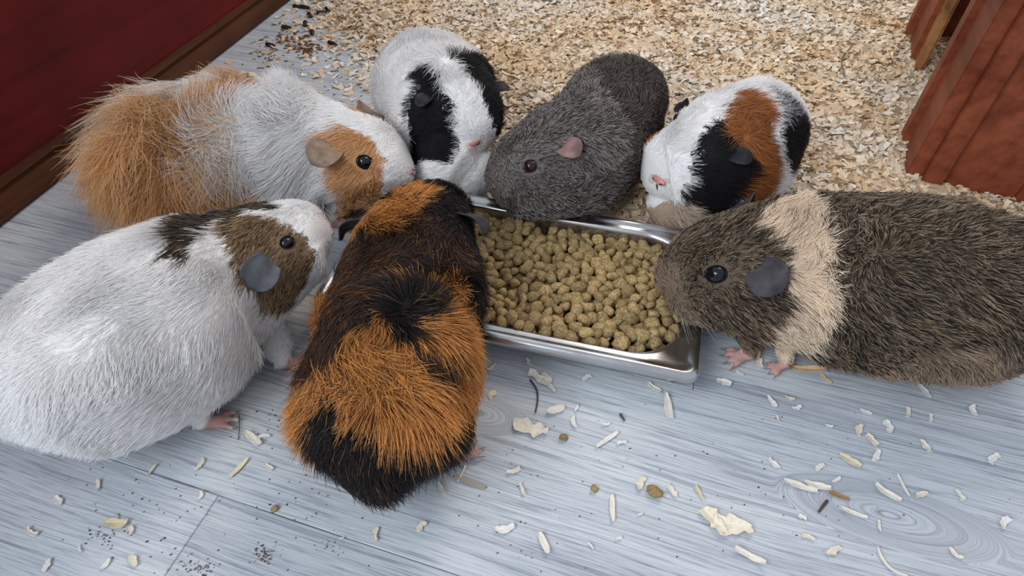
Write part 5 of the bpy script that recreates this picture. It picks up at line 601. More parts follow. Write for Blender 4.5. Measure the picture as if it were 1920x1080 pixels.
    # --- ears
    for eb, en, et in P['ears']:
        eb, et, en = np.array(eb)-base, np.array(et)-base, np.array(en); ax = et-eb; Ln = np.linalg.norm(ax)*1.12; ax /= np.linalg.norm(ax)
        n2 = en-ax*(en@ax); n2 /= np.linalg.norm(n2); s_ = np.cross(ax, n2); W = P['ear_w']
        Vt, Ft = [], []; NU, NV = 18, 14
        for i in range(NU):
            u = i/(NU-1)
            wd = W*(.72+.28*math.sin(min(1, u/.45)*math.pi/2))*math.sqrt(max(0, 1-max(0, (u-.45)/.55)**2))+.0004
            for j in range(NV):
                v = -1+2*j/(NV-1)
                Vt.append(eb-n2*.003+ax*(Ln*(u-.04)-abs(v)*W*.10*u)+s_*wd*v*1.0+n2*(W/.0125)*(.0012+.0115*math.sin(u*2.2)+.0022*(v*v)*(1-.5*u)-.0035*max(0, u-.6)**2*6*abs(v)+.0004*math.sin(v*5+u*4)))
        for i in range(NU-1):
            for j in range(NV-1): Ft.append((i*NV+j, i*NV+j+1, (i+1)*NV+j+1, (i+1)*NV+j))
        eo = obj('ear', mesh('ear', Vt, Ft, EARM[P['ear_c']], True), root)
        q = eo.modifiers.new('t', 'SOLIDIFY'); q.thickness = .0012; q = eo.modifiers.new('s', 'SUBSURF'); q.levels = q.render_levels = 1
    # --- nose leather with nostrils
    npnt, nn, nr, nc = P['nose']; npnt = np.array(npnt)-base
    nn = np.array(nn)*.6+T[-3]*.8; s_, u_, n2 = frame(nn, (0, 0, 1)); c_ = npnt
    no = ellipsoid('nose', c_, s_, u_, n2, nr*.95, nr*.48, nr*.30, NOSEM[nc], root, 20, tri=.45)
    for sg in (-1, 1): ellipsoid('nostril', s_*sg*nr*.58+u_*nr*.02+n2*nr*.20, s_*.8+u_*.5*sg, u_*.8-s_*.5*sg, n2, nr*.28, nr*.11, nr*.13, NOST, no, 12)
    v_, f_ = capsule(c_-u_*nr*.40+n2*nr*.30, c_-u_*nr*1.35+n2*nr*.12, nr*.075, nr*.06, 8, 3)
    obj('mouth', mesh('mouth', v_, f_, NOST, True), root)
    for p_, q_, sz in claws:
        v_, f_ = capsule(p_, q_, .0008*sz, .0003*sz, 6, 3); obj('claw', mesh('claw', v_, f_, CLAW, True), root)
    # --- fur
    tri = np.empty(0); body.calc_loop_triangles(); nt = len(body.loop_triangles)
    tr = np.empty(nt*3, int); body.loop_triangles.foreach_get('vertices', tr); tr = tr.reshape(-1, 3)
    A, B, Cc = X[tr[:, 0]], X[tr[:, 1]], X[tr[:, 2]]; cr = np.cross(B-A, Cc-A); ar = np.linalg.norm(cr, axis=1)
    vn = np.empty(nv*3); body.vertices.foreach_get('normal', vn); vn = vn.reshape(-1, 3)
    cen = (A+B+Cc)/3; wgt = ar*(cen[:, 2] > .007)
    fi = rr.choice(nt, count, p=wgt/wgt.sum()); a1, a2 = np.sqrt(rr.rand(count)), rr.rand(count)
    w1, w2, w3 = 1-a1, a1*(1-a2), a1*a2
    R0 = A[fi]*w1[:, None]+B[fi]*w2[:, None]+Cc[fi]*w3[:, None]
    N = vn[tr[fi, 0]]*w1[:, None]+vn[tr[fi, 1]]*w2[:, None]+vn[tr[fi, 2]]*w3[:, None]; N /= np.linalg.norm(N, axis=1)[:, None]+1e-9
    ok = np.ones(count, bool)
    er = P['eye_r']
    for ep, en in P['eyes']: ok &= np.linalg.norm(R0-(np.array(ep)-base), axis=1) > er*1.12
    ok &= (np.linalg.norm(R0-npnt, axis=1) > nr*.8) & (np.linalg.norm(R0-(npnt-u_*nr*.9), axis=1) > nr*.35)
    for f in feetc: ok &= np.linalg.norm((R0-f)*[1, 1, 1.4], axis=1) > .0105
    R0, N = R0[ok], N[ok]; M = len(R0)
    si = np.empty(M, int); SC = S[:, :3]-base
    for i in range(0, M, 4000): si[i:i+4000] = np.argmin(((R0[i:i+4000, None]-SC[None])**2).sum(2), axis=1)
    Ti = T[si]; dl = np.maximum(Lt-l[si], np.linalg.norm(R0-SC[-1], axis=1)-.012); dr_ = l[si]
    flow = -Ti+np.array([0, 0, -.30])+N*.0
    bend = wave(ord(key)+21, 6, wn[0]); flow += bend(R0)*wn[1]
    nf = smooth01(dl, .0, .05)
    Ls = L0*(short+(headlen-short)*smooth01(dl, .01, .045)+(1-headlen)*smooth01(dl, .05, .10))
    if tail: Ls = Ls*(1+tail*(1-smooth01(dr_, .03, .13)))
    for wp, wr, ws in P['whorls']:
        dv = R0-(np.array(wp)-base); dd = np.linalg.norm(dv, axis=1); k = (ws*np.exp(-(dd/wr)**2))[:, None]
        dv = dv/(dd[:, None]+1e-6); flow = flow*(1-k)+(dv+np.cross(N, dv)*.35)*k*1.6
    for ep, en in P['eyes']:
        dv = R0-(np.array(ep)-base); dd = np.linalg.norm(dv, axis=1); k = np.exp(-(dd/(er*1.7))**2)[:, None]
        flow = flow*(1-k*.6)+dv/(dd[:, None]+1e-6)*k*.7; Ls = Ls*(1-.65*np.exp(-(dd/(er*1.6))**2))
    for eb, en, et in P['ears']: Ls = Ls*(1-.6*np.exp(-(np.linalg.norm(R0-(np.array(eb)*.6+np.array(et)*.4-base), axis=1)/(P['ear_w']*1.1))**2))
    for f in feetc: Ls = Ls*(.35+.65*smooth01(np.linalg.norm(R0-f, axis=1), .014, .03))
    flow += rr.randn(M, 3)*spread*.5
    cl = wave(ord(key)+31, 7, clumpf)(R0)*spread; flow += cl
    tg = flow-N*(flow*N).sum(1)[:, None]; tg /= np.linalg.norm(tg, axis=1)[:, None]+1e-9
    ph = np.clip(lift+rr.randn(M)*.14+cl[:, 0]*.25, .06, 1.35)
    for wp, wr, ws in P['whorls']: ph = np.clip(ph+.35*np.exp(-(np.linalg.norm(R0-(np.array(wp)-base), axis=1)/(wr*.5))**2), .06, 1.4)
    Ls = Ls*(.7+.5*rr.rand(M))
    f = np.linspace(0, 1, K)
    pos = np.empty((M, K, 3))
    kink = wave(ord(key)+41, 5, 70.)(R0); rk = rr.randn(M, 3)
    for i, q in enumerate(f):
        h = np.sin(ph)[:, None]*(q-.42*q*q)
        pos[:, i] = R0-N*.0006+Ls[:, None]*(tg*(np.cos(ph)[:, None]*q)+N*h+np.array([0, 0, -1.])*grav*q*q+(kink*tipn*1.6+rk*tipn*.5)*q*q)
        if K > 6: pos[:, i] += (Ls[:, None]**1)*.05*np.sin(q*7+kink[:, :1]*4)*np.cross(N, tg)
    pos[..., 2] = np.maximum(pos[..., 2], .0008+.001*rr.rand(M, 1))
    # keep hair out of the neighbours is left to the pose; colours per hair
    cc = code_at(R0, .0009); r_ = np.zeros((M, 3)); t_ = np.zeros((M, 3)); rnd = rr.rand(M)
    for c, v in table.items():
        k = cc == c
        if not k.any(): continue
        r_[k] = v[0]; t_[k] = v[1]
        tk = k & (rnd < v[2]); r_[tk] = np.array(v[3])*.7; t_[tk] = v[3]
        va = 1+v[4]*(rr.rand(k.sum(), 1)*2-1); r_[k] *= va; t_[k] *= va
    big = 1+.10*wave(ord(key)+51, 5, 60.)(R0)[:, :1]; r_ *= big; t_ *= big
    colr = np.ones((M, K, 4)); mixk = np.clip(f*1.5-.15, 0, 1)[None, :, None]
    colr[..., :3] = r_[:, None]*(1-mixk)+t_[:, None]*mixk
    hc = bpy.data.hair_curves.new('fur'); hc.add_curves([K]*M)
    hc.attributes['position'].data.foreach_set('vector', pos.astype(np.float32).ravel())
    rad = np.repeat((radius*np.array([1.0]*(K-1)+[.25]))[None], M, 0)*(.7+.6*rr.rand(M, 1)); rad[:, -2] *= .8
    (hc.attributes.get('radius') or hc.attributes.new('radius', 'FLOAT', 'POINT')).data.foreach_set('value', rad.astype(np.float32).ravel())
    hc.attributes.new('coat', 'FLOAT_COLOR', 'POINT').data.foreach_set('color', np.clip(colr, 0, 1).astype(np.float32).ravel())
    hc.materials.append(HAIR)
    obj('fur', hc, root)
    # --- whiskers
    nw = 22; K2 = 8; wp = np.empty((nw, K2, 3)); q0 = S[-1, :3]-base-T[-1]*.014
    for i in range(nw):
        sg = 1 if i % 2 else -1; ra, rb = rr.rand(), rr.rand()
        rt = q0+side[-8]*sg*(S[-14, 3]*.80)+up[-8]*(-.003-.009*ra)-T[-1]*.010*rb
        dd = side[-8]*sg*1.0-T[-1]*(.15+.7*rb)+up[-8]*(rr.rand()*.7-.5)+T[-1]*.25; dd /= np.linalg.norm(dd); ln = .020+.018*rr.rand()
        for k in range(K2):
            q = k/(K2-1); wp[i, k] = rt+dd*ln*q+np.array([0, 0, -1])*ln*.28*q*q-T[-1]*ln*.15*q*q
    wp[..., 2] = np.maximum(wp[..., 2], .001)
    wc = bpy.data.hair_curves.new('whiskers'); wc.add_curves([K2]*nw)
    wc.attributes['position'].data.foreach_set('vector', wp.astype(np.float32).ravel())
    (wc.attributes.get('radius') or wc.attributes.new('radius', 'FLOAT', 'POINT')).data.foreach_set('value', np.tile(np.linspace(.00016, .00004, K2), nw).astype(np.float32))
    wc.materials.append(WHISK); obj('whiskers', wc, root)
    return root

WHISK = mat('whisker', (.55, .53, .50), .4)
make_pig('A', 'short-haired white guinea pig with a brown patch round the eye and a slate ear', 85000, .013, .00015, .30, 5, .22, .32, .6, .10, (35., .22), clumpf=150.)
make_pig('B', 'long-haired orange and white guinea pig with a shaggy orange rump by the red panel', 90000, .030, .00013, .48, 9, .42, .14, .42, .30, (34., .75), tail=1.0, tipn=.20, clumpf=120.)
make_pig('C', 'black and orange tousled guinea pig seen from behind, leaning into the steel tray', 85000, .021, .00015, .48, 6, .42, .25, .55, .18, (34., .45), tipn=.16, clumpf=170.)
make_pig('D', 'white guinea pig with two black face patches and a white blaze, facing the tray', 65000, .016, .00014, .35, 5, .30, .28, .7, .16, (35., .35), clumpf=150.)
make_pig('E', 'plain dark grey guinea pig with its chin on the tray edge', 75000, .0085, .00022, .62, 4, .40, .40, .75, .05, (60., .35), clumpf=260.)
make_pig('F', 'guinea pig with white blaze, black eye patch and rust orange cheek, facing the tray', 65000, .015, .00014, .34, 5, .28, .28, .7, .16, (35., .35), clumpf=150.)
make_pig('G', 'agouti brown guinea pig with a cream collar eating from the right end of the tray', 80000, .0125, .00020, .45, 5, .36, .35, .75, .08, (40., .35), clumpf=230.)

# ------------------------------------------------------------------ wood shavings bedding
SHV = mat('pale_wood_shaving', rough=.7, spec=.25); t = NT(SHV)
ca = t.n('ShaderNodeAttribute', attribute_name='tint').outputs['Color']
nz = t.n('ShaderNodeTexNoise', {'Vector': t.n('ShaderNodeMapping', {0: t.n('ShaderNodeTexCoord').outputs['Object'], 3: (300., 900., 300.)}).outputs[0], 'Scale': 1., 'Detail': 2.}).outputs[0]
t.out(t.mix(.5, ca, t.ramp(nz, ((.35, (.72, .68, .62)), (.6, (1, 1, 1)))), 'MULTIPLY'), 'Base Color')
PALE = np.array([[.80, .66, .48], [.84, .72, .56], [.75, .58, .40], [.86, .77, .64], [.77, .63, .48], [.68, .50, .31], [.88, .81, .72], [.72, .50, .30], [.42, .27, .15]])
PP = np.array([.22, .2, .15, .14, .12, .07, .06, .03, .01])
gx, gy = np.meshgrid(np.linspace(-.6, 1.9, 170), np.linspace(.2, 1.9, 120)); gd = beddist(gx, gy)
wz = wave(5, 6, 22.); P3 = np.stack([gx.ravel(), gy.ravel(), gx.ravel()*0], 1)
gz = (-.012+.018*smooth01(gd.ravel()+wz(P3)[:, 0]*.012, -.03, .03)+.0025*wave(6, 8, 60.)(P3)[:, 0])
Vb = np.stack([gx.ravel(), gy.ravel(), gz], 1); nx_ = gx.shape[1]
Fb = [(i*nx_+j, i*nx_+j+1, (i+1)*nx_+j+1, (i+1)*nx_+j) for i in range(gx.shape[0]-1) for j in range(nx_-1) if gd[i, j] > -.04 and (gx[i, j]-b[0])*(-nrm[0])+(gy[i, j]-b[1])*(-nrm[1]) > .03]
NF = 185000
fx = np.concatenate([rng.uniform(-.5, 1.45, NF), rng.uniform(-.5, .3, 5000), rng.uniform(-.5, -.1, 7000)])
fy = np.concatenate([rng.uniform(.25, 1.5, NF), rng.uniform(.45, 1.3, 5000), rng.uniform(.62, 1.2, 7000)])
fd = beddist(fx, fy); P3 = np.stack([fx, fy, fx*0], 1)
prob = smooth01(fd+wz(P3)[:, 0]*.015, -.035, .02)
sp_ = .22*np.exp(-np.maximum(-fd, 0)/.045)*(fx < .1)+.03*np.exp(-np.maximum(-fd, 0)/.10)*(fx < 0)
keep = (rng.rand(len(fx)) < np.maximum(prob, sp_)) & (fy > .2) & (np.abs(fx) < fy*.95+.25)
inwall = ((fx-b[0])*(-nrm[0])+(fy-b[1])*(-nrm[1])) < .010
keep &= ~inwall
fx, fy, fd = fx[keep], fy[keep], fd[keep]; M = len(fx)
ln = rng.gamma(5, .00062, M)+.0013; wd = ln*rng.uniform(.28, .8, M); yaw = rng.uniform(0, 6.28, M); ti = rng.randn(M)*.30; tj = rng.randn(M)*.26; cu = rng.randn(M)*.28
bz = np.maximum(-.012+.018*smooth01(fd, -.03, .03), .0003)+.0025*smooth01(fd, -.02, .02)*rng.uniform(-1, 1.5, M)+np.abs(np.sin(ti))*ln*.5
u_ = np.array([-1, -1, -.33, -.33, .33, .33, 1, 1]); v_ = np.array([-1, 1, -1, 1, -1, 1, -1, 1])
U = u_[None]*ln[:, None]*(1+rng.uniform(-.25, .25, (M, 8))); Vv = v_[None]*wd[:, None]*(1+rng.uniform(-.45, .35, (M, 8)))
Z = cu[:, None]*ln[:, None]*2*(u_[None]**2-.4)*.7
y2 = Vv*np.cos(ti)[:, None]-Z*np.sin(ti)[:, None]; z2 = Vv*np.sin(ti)[:, None]+Z*np.cos(ti)[:, None]
x3 = U*np.cos(tj)[:, None]-z2*np.sin(tj)[:, None]; z3 = U*np.sin(tj)[:, None]+z2*np.cos(tj)[:, None]
XX = fx[:, None]+x3*np.cos(yaw)[:, None]-y2*np.sin(yaw)[:, None]; YY = fy[:, None]+x3*np.sin(yaw)[:, None]+y2*np.cos(yaw)[:, None]
ZZ = np.maximum(bz[:, None]+z3, .0003)
Vf = np.stack([XX, YY, ZZ], -1).reshape(-1, 3)
base_i = np.arange(M)[:, None]*8+len(Vb)
Ff = np.concatenate([base_i+np.array(q) for q in ((0, 1, 3, 2), (2, 3, 5, 4), (4, 5, 7, 6))]).tolist()
me = bpy.data.meshes.new('wood_shavings'); me.from_pydata(np.vstack([Vb, Vf]).tolist(), [], Fb+Ff); me.materials.append(SHV)
ci = rng.choice(len(PALE), M, p=PP/PP.sum()); patch = wave(8, 6, 16.)(np.stack([fx, fy, fx*0], 1))[:, :1]
cf = PALE[ci]*(1+rng.uniform(-.14, .12, (M, 1)))*(1+.07*patch*np.array([[.3, 1, 2.2]]))
cf = np.clip(cf, .02, .92)
tint = np.ones((len(Vb)+8*M, 4)); tint[:len(Vb), :3] = (.66, .50, .35); tint[len(Vb):, :3] = np.repeat(cf, 8, 0)
me.attributes.new('tint', 'FLOAT_COLOR', 'POINT').data.foreach_set('color', tint.ravel())
tag(obj('wood_shavings', me), 'thick bed of pale wood shavings covering the floor behind the guinea pigs', 'bedding', None, 'stuff')

# ------------------------------------------------------------------ loose shavings on the bare floor, one by one
def shaving_mesh(L, W, seed, curl=.3, torn=0.0, bendy=0.0, tint_=(.80, .72, .58), taper=0.0):
    r = np.random.RandomState(seed); NU = 7 if torn == 0 else 10; NV = 3; Vt, Ft = [], []
    jag = r.uniform(-1, 1, (NU+1, 2)); jag = (jag[1:]+jag[:-1])*.62
    for i in range(NU):
        u = -1+2*i/(NU-1); ww = W*(1-.45*abs(u)**3)*(1-taper*(u+1)/2)
        for j in range(NV):
            v = -1+j
            e = jag[i, 0 if v < 0 else 1]*(.18+torn)*W if v else 0
            x = L*u+(r.uniform(-.2, .2)*L*.25 if abs(u) > .99 else 0); y = v*ww*.5*2/2+e*.6
            y += bendy*L*(u*u)
            Vt.append((x*.5, y*.5, .0009+abs(curl)*L*.22*(u*u if curl > 0 else 1-u*u)+W*.10*v*v*r.uniform(.3, 1)))
    for i in range(NU-1):
        for j in range(NV-1): Ft.append((i*NV+j, (i+1)*NV+j, (i+1)*NV+j+1, i*NV+j+1))
    me = mesh('shaving', Vt, Ft, SHV); a_ = np.ones((len(Vt), 4)); a_[:, :3] = tint_
    me.attributes.new('tint', 'FLOAT_COLOR', 'POINT').data.foreach_set('color', a_.ravel())
    return me
def shaving(px, py, lpx, wpx, deg, label, group, seed, **kw):
    p = at(px, py, .0005); k = np.linalg.norm(p-np.array([0, 0, CAM_H]))*.98/CAM_F
    o = obj('wood_shaving', shaving_mesh(lpx*k*1.15, wpx*k*1.3, seed, **kw)); o.location = tuple(p)
    o.rotation_euler = (rng.uniform(-.06, .06), rng.uniform(-.06, .06), math.radians(-deg))
    s_ = o.modifiers.new('t', 'SOLIDIFY'); s_.thickness = .0004
    return tag(o, label, 'wood shaving', group)
WH, TN, OR, BR = (.80, .76, .68), (.74, .62, .42), (.72, .46, .22), (.36, .20, .09)
BIG = [
 (995, 803, 58, 40, 20, 'large torn cream wood shaving between the tray and the bare floor centre', dict(torn=.35, tint_=(.84, .78, .66), curl=.15)),
 (1340, 980, 48, 42, 60, 'left half of the largest cracked shaving, pointed, on the grey floor', dict(torn=.3, tint_=(.84, .76, .62), curl=.12, taper=.4)),
 (1373, 985, 54, 44, 5, 'broad square shaving with a ragged lower edge, the biggest on the floor', dict(torn=.35, tint_=(.85, .78, .66), curl=.12)),
 (1405, 1043, 44, 16, 30, 'curled thin shaving just below the biggest square one', dict(curl=.6, tint_=WH)),
 (1500, 912, 46, 16, 20, 'pale shaving tucked under a stacked one on the right floor', dict(curl=.25, tint_=WH)),
 (1531, 911, 36, 18, 15, 'oval pale shaving stacked on top of another on the right floor', dict(curl=.4, tint_=WH)),
 (1572, 931, 26, 11, 22, 'small brown bark shaving beside the stacked pair', dict(curl=.3, tint_=BR)),
 (1515, 693, 50, 20, 5, 'wide orange-tan shaving under the belly of the collared guinea pig', dict(curl=.25, tint_=(.74, .52, .30))),
 (1547, 711, 20, 9, 60, 'small orange-tan chip next to the belly of the collared guinea pig', dict(curl=.3, tint_=(.74, .52, .30))),
 (1252, 762, 46, 14, 92, 'upright pointed shaving just below the tray corner', dict(taper=-.9, tint_=WH, curl=.3)),
 (1012, 709, 40, 28, 25, 'thin translucent shaving close under the long tray edge', dict(torn=.3, tint_=WH)),
 (1031, 723, 30, 12, 60, 'narrow shaving overlapping a thin one close under the tray', dict(tint_=WH)),
 (1041, 770, 30, 22, -20, 'folded white shaving above the large torn one', dict(tint_=WH, curl=.5)),
 (475, 824, 34, 20, 40, 'folded white shaving between the two front guinea pigs', dict(tint_=WH, curl=.4)),
 (449, 878, 34, 12, -60, 'tan strip of shaving between the two front guinea pigs', dict(tint_=(.76, .70, .50), curl=.2)),
 (1138, 825, 46, 12, -35, 'translucent shaving lying slantwise in the floor centre', dict(tint_=WH, curl=.2)),
 (1020, 1019, 34, 16, 70, 'twisted white shaving at the bottom of the floor centre', dict(tint_=WH, curl=.5)),
 (1148, 954, 42, 12, 95, 'pale upright strip of shaving in the floor centre', dict(tint_=WH, curl=.2)),
 (1600, 963, 34, 10, 25, 'long white shaving at the knot in the floor plank', dict(tint_=WH)),
 (1662, 925, 34, 18, 40, 'split white shaving on the right floor', dict(tint_=WH, curl=.5)),
 (1662, 1060, 44, 6, 60, 'thin curved white sliver at the bottom right of the floor', dict(tint_=WH, bendy=.4)),
 (1692, 911, 30, 6, 85, 'thin straight white sliver on the right floor', dict(tint_=WH)),
 (1594, 864, 30, 18, 40, 'flat tan shaving on the right floor', dict(tint_=(.70, .66, .46), curl=.05)),
 (219, 982, 30, 22, 0, 'tan lump of shaving near the bottom left', dict(tint_=TN, torn=.3)),
 (743, 65, 40, 20, -10, 'reddish brown bark flake behind the white guinea pig', dict(tint_=(.32, .12, .06), torn=.3)),
 (1311, 925, 24, 12, 70, 'tan pointed shaving above the biggest square one', dict(tint_=TN, taper=.7)),
 (1226, 728, 24, 14, 40, 'curled shaving in the shade of the tray edge', dict(tint_=WH, curl=.6)),
]
for k, (px, py, l_, w_, dg, lab, kw) in enumerate(BIG): shaving(px, py, l_, w_, dg, lab, 'larger loose wood shavings on the grey floor', 100+k, **kw)
SM = {
 'small pale wood shaving on the grey floor in front of the tray': [(924, 691, 22), (991, 681, 22), (1099, 709, 20), (1075, 792, 24), (1136, 797, 16), (871, 779, 14), (963, 884, 26), (979, 919, 26), (947, 994, 34), (1201, 907, 26), (1260, 921, 26), (1108, 1023, 14), (1081, 766, 16), (828, 917, 26), (1165, 830, 18), (1200, 965, 12), (1160, 1010, 12)],
 'small pale wood shaving on the right half of the grey floor': [(1450, 870, 22), (1535, 876, 20), (1725, 928, 22), (1648, 986, 18), (1515, 1007, 20), (1562, 1033, 28), (1643, 856, 26), (1635, 825, 22), (1666, 801, 24), (1609, 807, 26), (1623, 774, 18), (1702, 775, 22), (1733, 734, 26), (1735, 838, 22), (1745, 785, 16), (1554, 800, 12), (1446, 754, 24), (1480, 748, 16), (1494, 766, 16), (1458, 785, 12), (1423, 681, 20), (1356, 717, 26), (1386, 701, 14), (1503, 970, 14), (1568, 901, 18), (1372, 681, 14), (1822, 770, 20), (1860, 860, 24), (1800, 930, 18), (1880, 980, 22), (1790, 1040, 20), (1850, 720, 18)],
 'small pale wood shaving on the left floor, in front of the white guinea pig': [(495, 819, 22), (505, 877, 18), (377, 872, 22), (285, 882, 20), (247, 995, 14), (252, 1052, 22), (703, 1003, 24), (790, 987, 22), (185, 911, 20), (200, 1059, 16), (378, 929, 14), (110, 940, 20), (60, 1000, 22), (90, 1060, 18), (150, 1030, 14), (640, 1010, 10)],
}
def where(px, py, lab):
    if 'right' in lab:
        if py < 730: return 'small pale wood shaving on the floor close below the collared guinea pig'
        if px > 1690: return 'small pale wood shaving near the right end of the grey floor'
        if py < 850: return 'small pale wood shaving among the darker grain right of the tray corner'
        return 'small pale wood shaving near the knot in the lower right plank'
    if 'tray' in lab:
        if py < 735: return 'small pale wood shaving close under the long edge of the steel tray'
        if px < 990: return 'small pale wood shaving just right of the black and orange rump'
        return 'small pale wood shaving in the middle of the bare floor' if py < 870 else 'small pale wood shaving at the bottom middle of the floor'
    return 'small pale wood shaving between the white belly and the black and orange rump' if px > 420 and py < 900 else 'small pale wood shaving in front of the white guinea pig, lower left'
for j, (lab, lst) in enumerate(SM.items()):
    for k, (px, py, l_) in enumerate(lst):
        tc = PALE[rng.choice([1, 3, 6, 6])]*[.92, .97, 1.05]; lb = where(px, py, lab)
        shaving(px, py, l_*.86, l_*rng.uniform(.3, .75), rng.uniform(0, 180), lb, lb.replace('small pale wood shaving', 'small shavings'), 300+j*60+k, curl=rng.uniform(.1, .6), torn=rng.uniform(0, .3), bendy=rng.uniform(-.3, .3), tint_=tuple(np.clip(tc, 0, .88)))

# loose pellets
for k, (px, py, s_, lab) in enumerate([(1057, 818, 1.0, 'loose brown food pellet beside the large torn shaving'), (1114, 914, .9, 'loose dark food pellet alone in the floor centre'), (1226, 920, 1.7, 'largest loose food crumb, beside a pale shaving, right of centre'), (513, 952, .95, 'loose food pellet left of the black and orange rump')]):
    o = obj('loose_food_pellet', NUGM[k+3]); p = at(px, py, .003); o.location = tuple(p); o.rotation_euler = (.1, .2, k*1.3); o.scale = (.55*s_, .55*s_, .5*s_)
    o.location.z = .0016*s_; tag(o, lab, 'pellet')
# droppings
DRP = mat('dark_dropping', (.012, .009, .008), .5)
DD = [(537, 51, 10), (572, 44, 80), (585, 61, 75), (507, 84, 20), (469, 146, 5), (558, 12, 0), (572, 13, 15), (581, 28, 60), (603, 23, -20), (614, 18, 60), (623, 81, 30)]
for k, (px, py, dg) in enumerate(DD):
    v_, f_ = capsule((-.0038, 0, 0), (.0042, 0, 0), .0026, .0020, 10, 4)
    v_ = [np.array(q)*(1, 1+.1*math.sin(k), .9) for q in v_]
    p = at(px, py, .0026); o = obj('dropping', mesh('dropping', v_, f_, DRP, True), None, p); o.rotation_euler = (0, 0, math.radians(-dg)); o.scale = (1.35,)*3
    tag(o, 'dark oval dropping on the dirty floor beside the red panel', 'dropping', 'droppings by the red panel')
# straw and stems
STR = mat('dry_straw', (.42, .34, .20), .5); STM = mat('dark_stem', (.07, .055, .045), .7); SLV = mat('white_sliver', (.80, .77, .70), .6)
def stem(name, pts, r, m, label, cat):
    P_ = [at(x, y, .0012+.0004*(i % 2)) for i, (x, y) in enumerate(pts)]; c0 = P_[0].copy(); Q = catmull(np.array(P_), 14); Vt, Ft = [], []
    for i, q in enumerate(Q):
        d_ = Q[min(i+1, 13)]-Q[max(i-1, 0)]; d_ /= np.linalg.norm(d_); s_ = np.cross(d_, [0, 0, 1.]); u2 = np.cross(s_, d_)
        for j in range(6): a_ = j*math.pi/3; Vt.append(q-c0+(s_*math.cos(a_)+u2*math.sin(a_))*r*(1-.3*i/13))
    for i in range(13):
        for j in range(6): Ft.append((i*6+j, i*6+(j+1) % 6, (i+1)*6+(j+1) % 6, (i+1)*6+j))
    Ft += [tuple(range(6))[::-1], tuple(13*6+j for j in range(6))]
    return tag(obj(name, mesh(name, Vt, Ft, m, True), None, c0), label, cat)
stem('straw', [(850, 893), (880, 904), (911, 914)], .0011, STR, 'short piece of yellow straw beside the black and orange rump', 'straw')
stem('straw_sliver', [(873, 872), (866, 888), (858, 903)], .0008, SLV, 'white sliver crossing the yellow straw', 'sliver')
stem('dry_stem', [(994, 712), (1006, 730), (1008, 750), (1004, 773)], .0008, STM, 'curved dark stem below the tray edge', 'stem')
stem('twig', [(1163, 776), (1167, 783), (1171, 789)], .0010, STM, 'tiny dark twig below the tray, right of centre', 'twig')
stem('twig', [(1551, 939), (1543, 949), (1535, 960)], .0011, STM, 'dark grey twig beside the brown bark shaving', 'twig')
stem('dry_stem', [(448, 778), (449, 800), (447, 825)], .0004, STM, 'fine dark hair-like stem between the two front guinea pigs', 'stem')
stem('dry_stem', [(1596, 96), (1575, 120), (1573, 140), (1577, 152)], .0007, STM, 'thin curved dark stem lying on the wood shavings', 'stem').location.z += .012
stem('twig', [(1560, 66), (1552, 73), (1545, 79)], .0011, STM, 'short dark twig lying on the wood shavings', 'twig').location.z += .012
# damp dirt and crumbs
DRT = mat('brown_dirt', rough=.9, spec=.2); t = NT(DRT); t.out(t.n('ShaderNodeAttribute', attribute_name='tint').outputs['Color'], 'Base Color')
Vt, Ft, Tt = [], [], []
def crumb(p, r, c):
    o_ = len(Vt); q = rng.uniform(.5, 1.3, 8)
    for i in range(6): a_ = i*math.pi/3; Vt.append((p[0]+math.cos(a_)*r*q[i], p[1]+math.sin(a_)*r*q[i]*.7, .0002))
    for i in range(3): a_ = i*2.1+q[6]; Vt.append((p[0]+math.cos(a_)*r*.45, p[1]+math.sin(a_)*r*.35, .0002+r*.55*q[7]))
    for i in range(6): Ft.append((o_+i, o_+(i+1) % 6, o_+6+i//2)); 
    for i in range(3): Ft.append((o_+6+i, o_+(2*i+2) % 6, o_+6+(i+1) % 3))
    Ft.append((o_+6, o_+7, o_+8)); Tt.extend([c]*9)
DK, MB_, YB = (.10, .08, .07), (.20, .11, .06), (.45, .30, .15)
def spray(px, py, sx, sy, n_, r0, r1, cols):
    for _ in range(n_): crumb(at(px+rng.randn()*sx, py+rng.randn()*sy), rng.uniform(r0, r1), cols[rng.randint(len(cols))])
spray(543, 75, 22, 7, 60, .0015, .0045, [MB_, (.16, .07, .035), YB]); spray(578, 92, 16, 5, 50, .0015, .0045, [(.12, .05, .025), MB_]); spray(505, 105, 16, 7, 30, .001, .004, [MB_, YB])
spray(650, 55, 30, 12, 40, .001, .004, [YB, (.5, .36, .2)]); spray(600, 60, 60, 45, 80, .0006, .0022, [DK, MB_])
spray(690, 15, 40, 12, 130, .0015, .005, [(.52, .35, .16), (.60, .42, .22)])
spray(498, 1039, 12, 8, 50, .0003, .0012, [(.22, .19, .17), DK, MB_]); spray(370, 1066, 18, 8, 50, .0003, .0011, [(.22, .19, .17), DK]); spray(620, 1025, 10, 6, 30, .0003, .0008, [(.25, .22, .2)])
spray(300, 960, 90, 60, 70, .0003, .0011, [DK, (.2, .17, .14)]); spray(560, 960, 60, 50, 35, .0003, .0010, [DK, (.2, .17, .14)]); spray(1000, 900, 130, 90, 60, .0003, .0009, [DK, (.2, .17, .14)])
spray(1500, 880, 170, 90, 70, .0003, .0009, [DK, (.2, .17, .14)]); spray(200, 1005, 18, 12, 30, .0003, .0010, [(.3, .24, .2), DK]); spray(510, 800, 30, 30, 18, .0004, .0011, [DK])
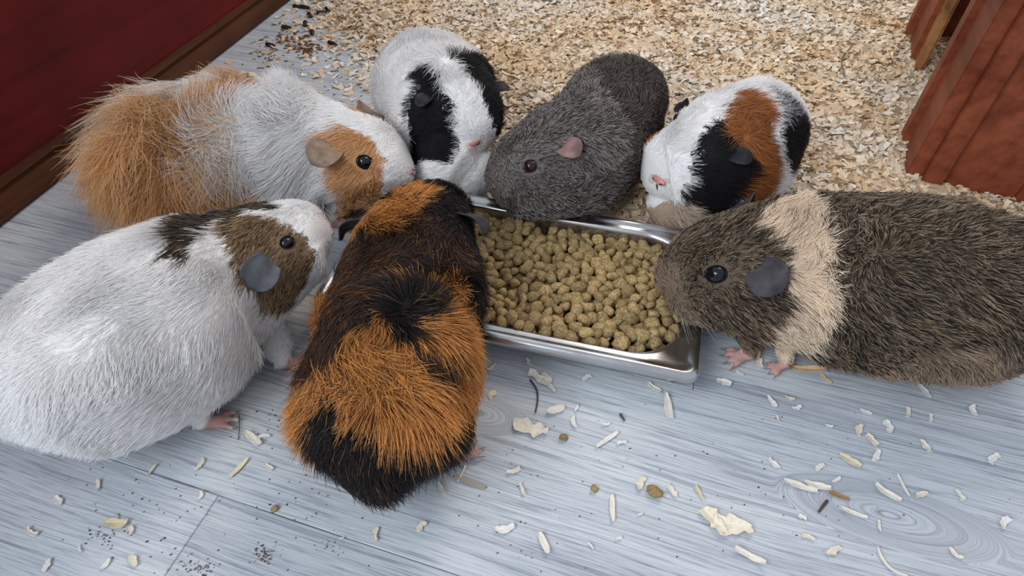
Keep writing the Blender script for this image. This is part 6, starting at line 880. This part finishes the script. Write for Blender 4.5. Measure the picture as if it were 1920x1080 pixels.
me = mesh('floor_crumbs', Vt, Ft, DRT); a_ = np.ones((len(Vt), 4)); a_[:, :3] = Tt
me.attributes.new('tint', 'FLOAT_COLOR', 'POINT').data.foreach_set('color', a_.ravel())
tag(obj('floor_crumbs', me), 'brown dirt and tiny dark crumbs scattered on the grey floor', 'crumbs', None, 'stuff')

# ------------------------------------------------------------------ red wooden shelter at the right
SRED = wood_mat('orange_red_wood', (.13, .028, .012), (.27, .070, .032), 3., 60., .5)
RAWD = wood_mat('rough_cut_wood', (.16, .06, .02), (.42, .20, .08), 60., 60., .8)
root = bpy.data.objects.new('wooden_shelter', None); COL.objects.link(root); q = at(1690, 340); root.location = (q[0], q[1], 0)
tag(root, 'red stained wooden shelter with an open doorway, standing on the shavings at right', 'shelter')
SDIR = math.radians(65)
SU = np.array([math.cos(SDIR), math.sin(SDIR), 0]); SV = np.array([math.sin(SDIR), -math.cos(SDIR), 0])
def sboard(name, u0, u1, v0, v1, z0, z1, m, bev=.0012):
    return box(name, (u1-u0, v1-v0, z1-z0), m, root, tuple(SU*(u0+u1)/2+SV*(v0+v1)/2+np.array([0, 0, (z0+z1)/2])), (0, 0, SDIR), bev)
# side wall with the doorway, thick boards on edge
sboard('corner_board', .000, .062, .000, .016, +.006, .21, SRED)
sboard('batten', .070, .094, -.006, .010, +.006, .21, SRED)
sboard('wall_board', .064, .150, .008, .020, +.006, .21, SRED)
sboard('door_jamb', .272, .300, +.006, .018, +.006, .16, RAWD, .003)
sboard('wall_board', .300, .380, .000, .014, +.006, .21, SRED)
sboard('batten', .384, .410, -.008, .008, +.006, .21, SRED)
sboard('door_lintel', .150, .300, .004, .018, .16, .21, SRED)
# front wall of upright boards with a corner strip
sboard('corner_strip', -.006, .006, .016, .036, +.006, .21, SRED)
for k in range(5): sboard('front_board', .002, .014, .0345+k*.071, .105+k*.071, +.006, .21, SRED)
for k in range(5): sboard('back_board', .400, .412, .036+k*.071, .105+k*.071, +.006, .21, SRED)
for k in range(5): sboard('roof_board', -.02, .43, -.02+k*.086, .064+k*.086, .212, .224, SRED)
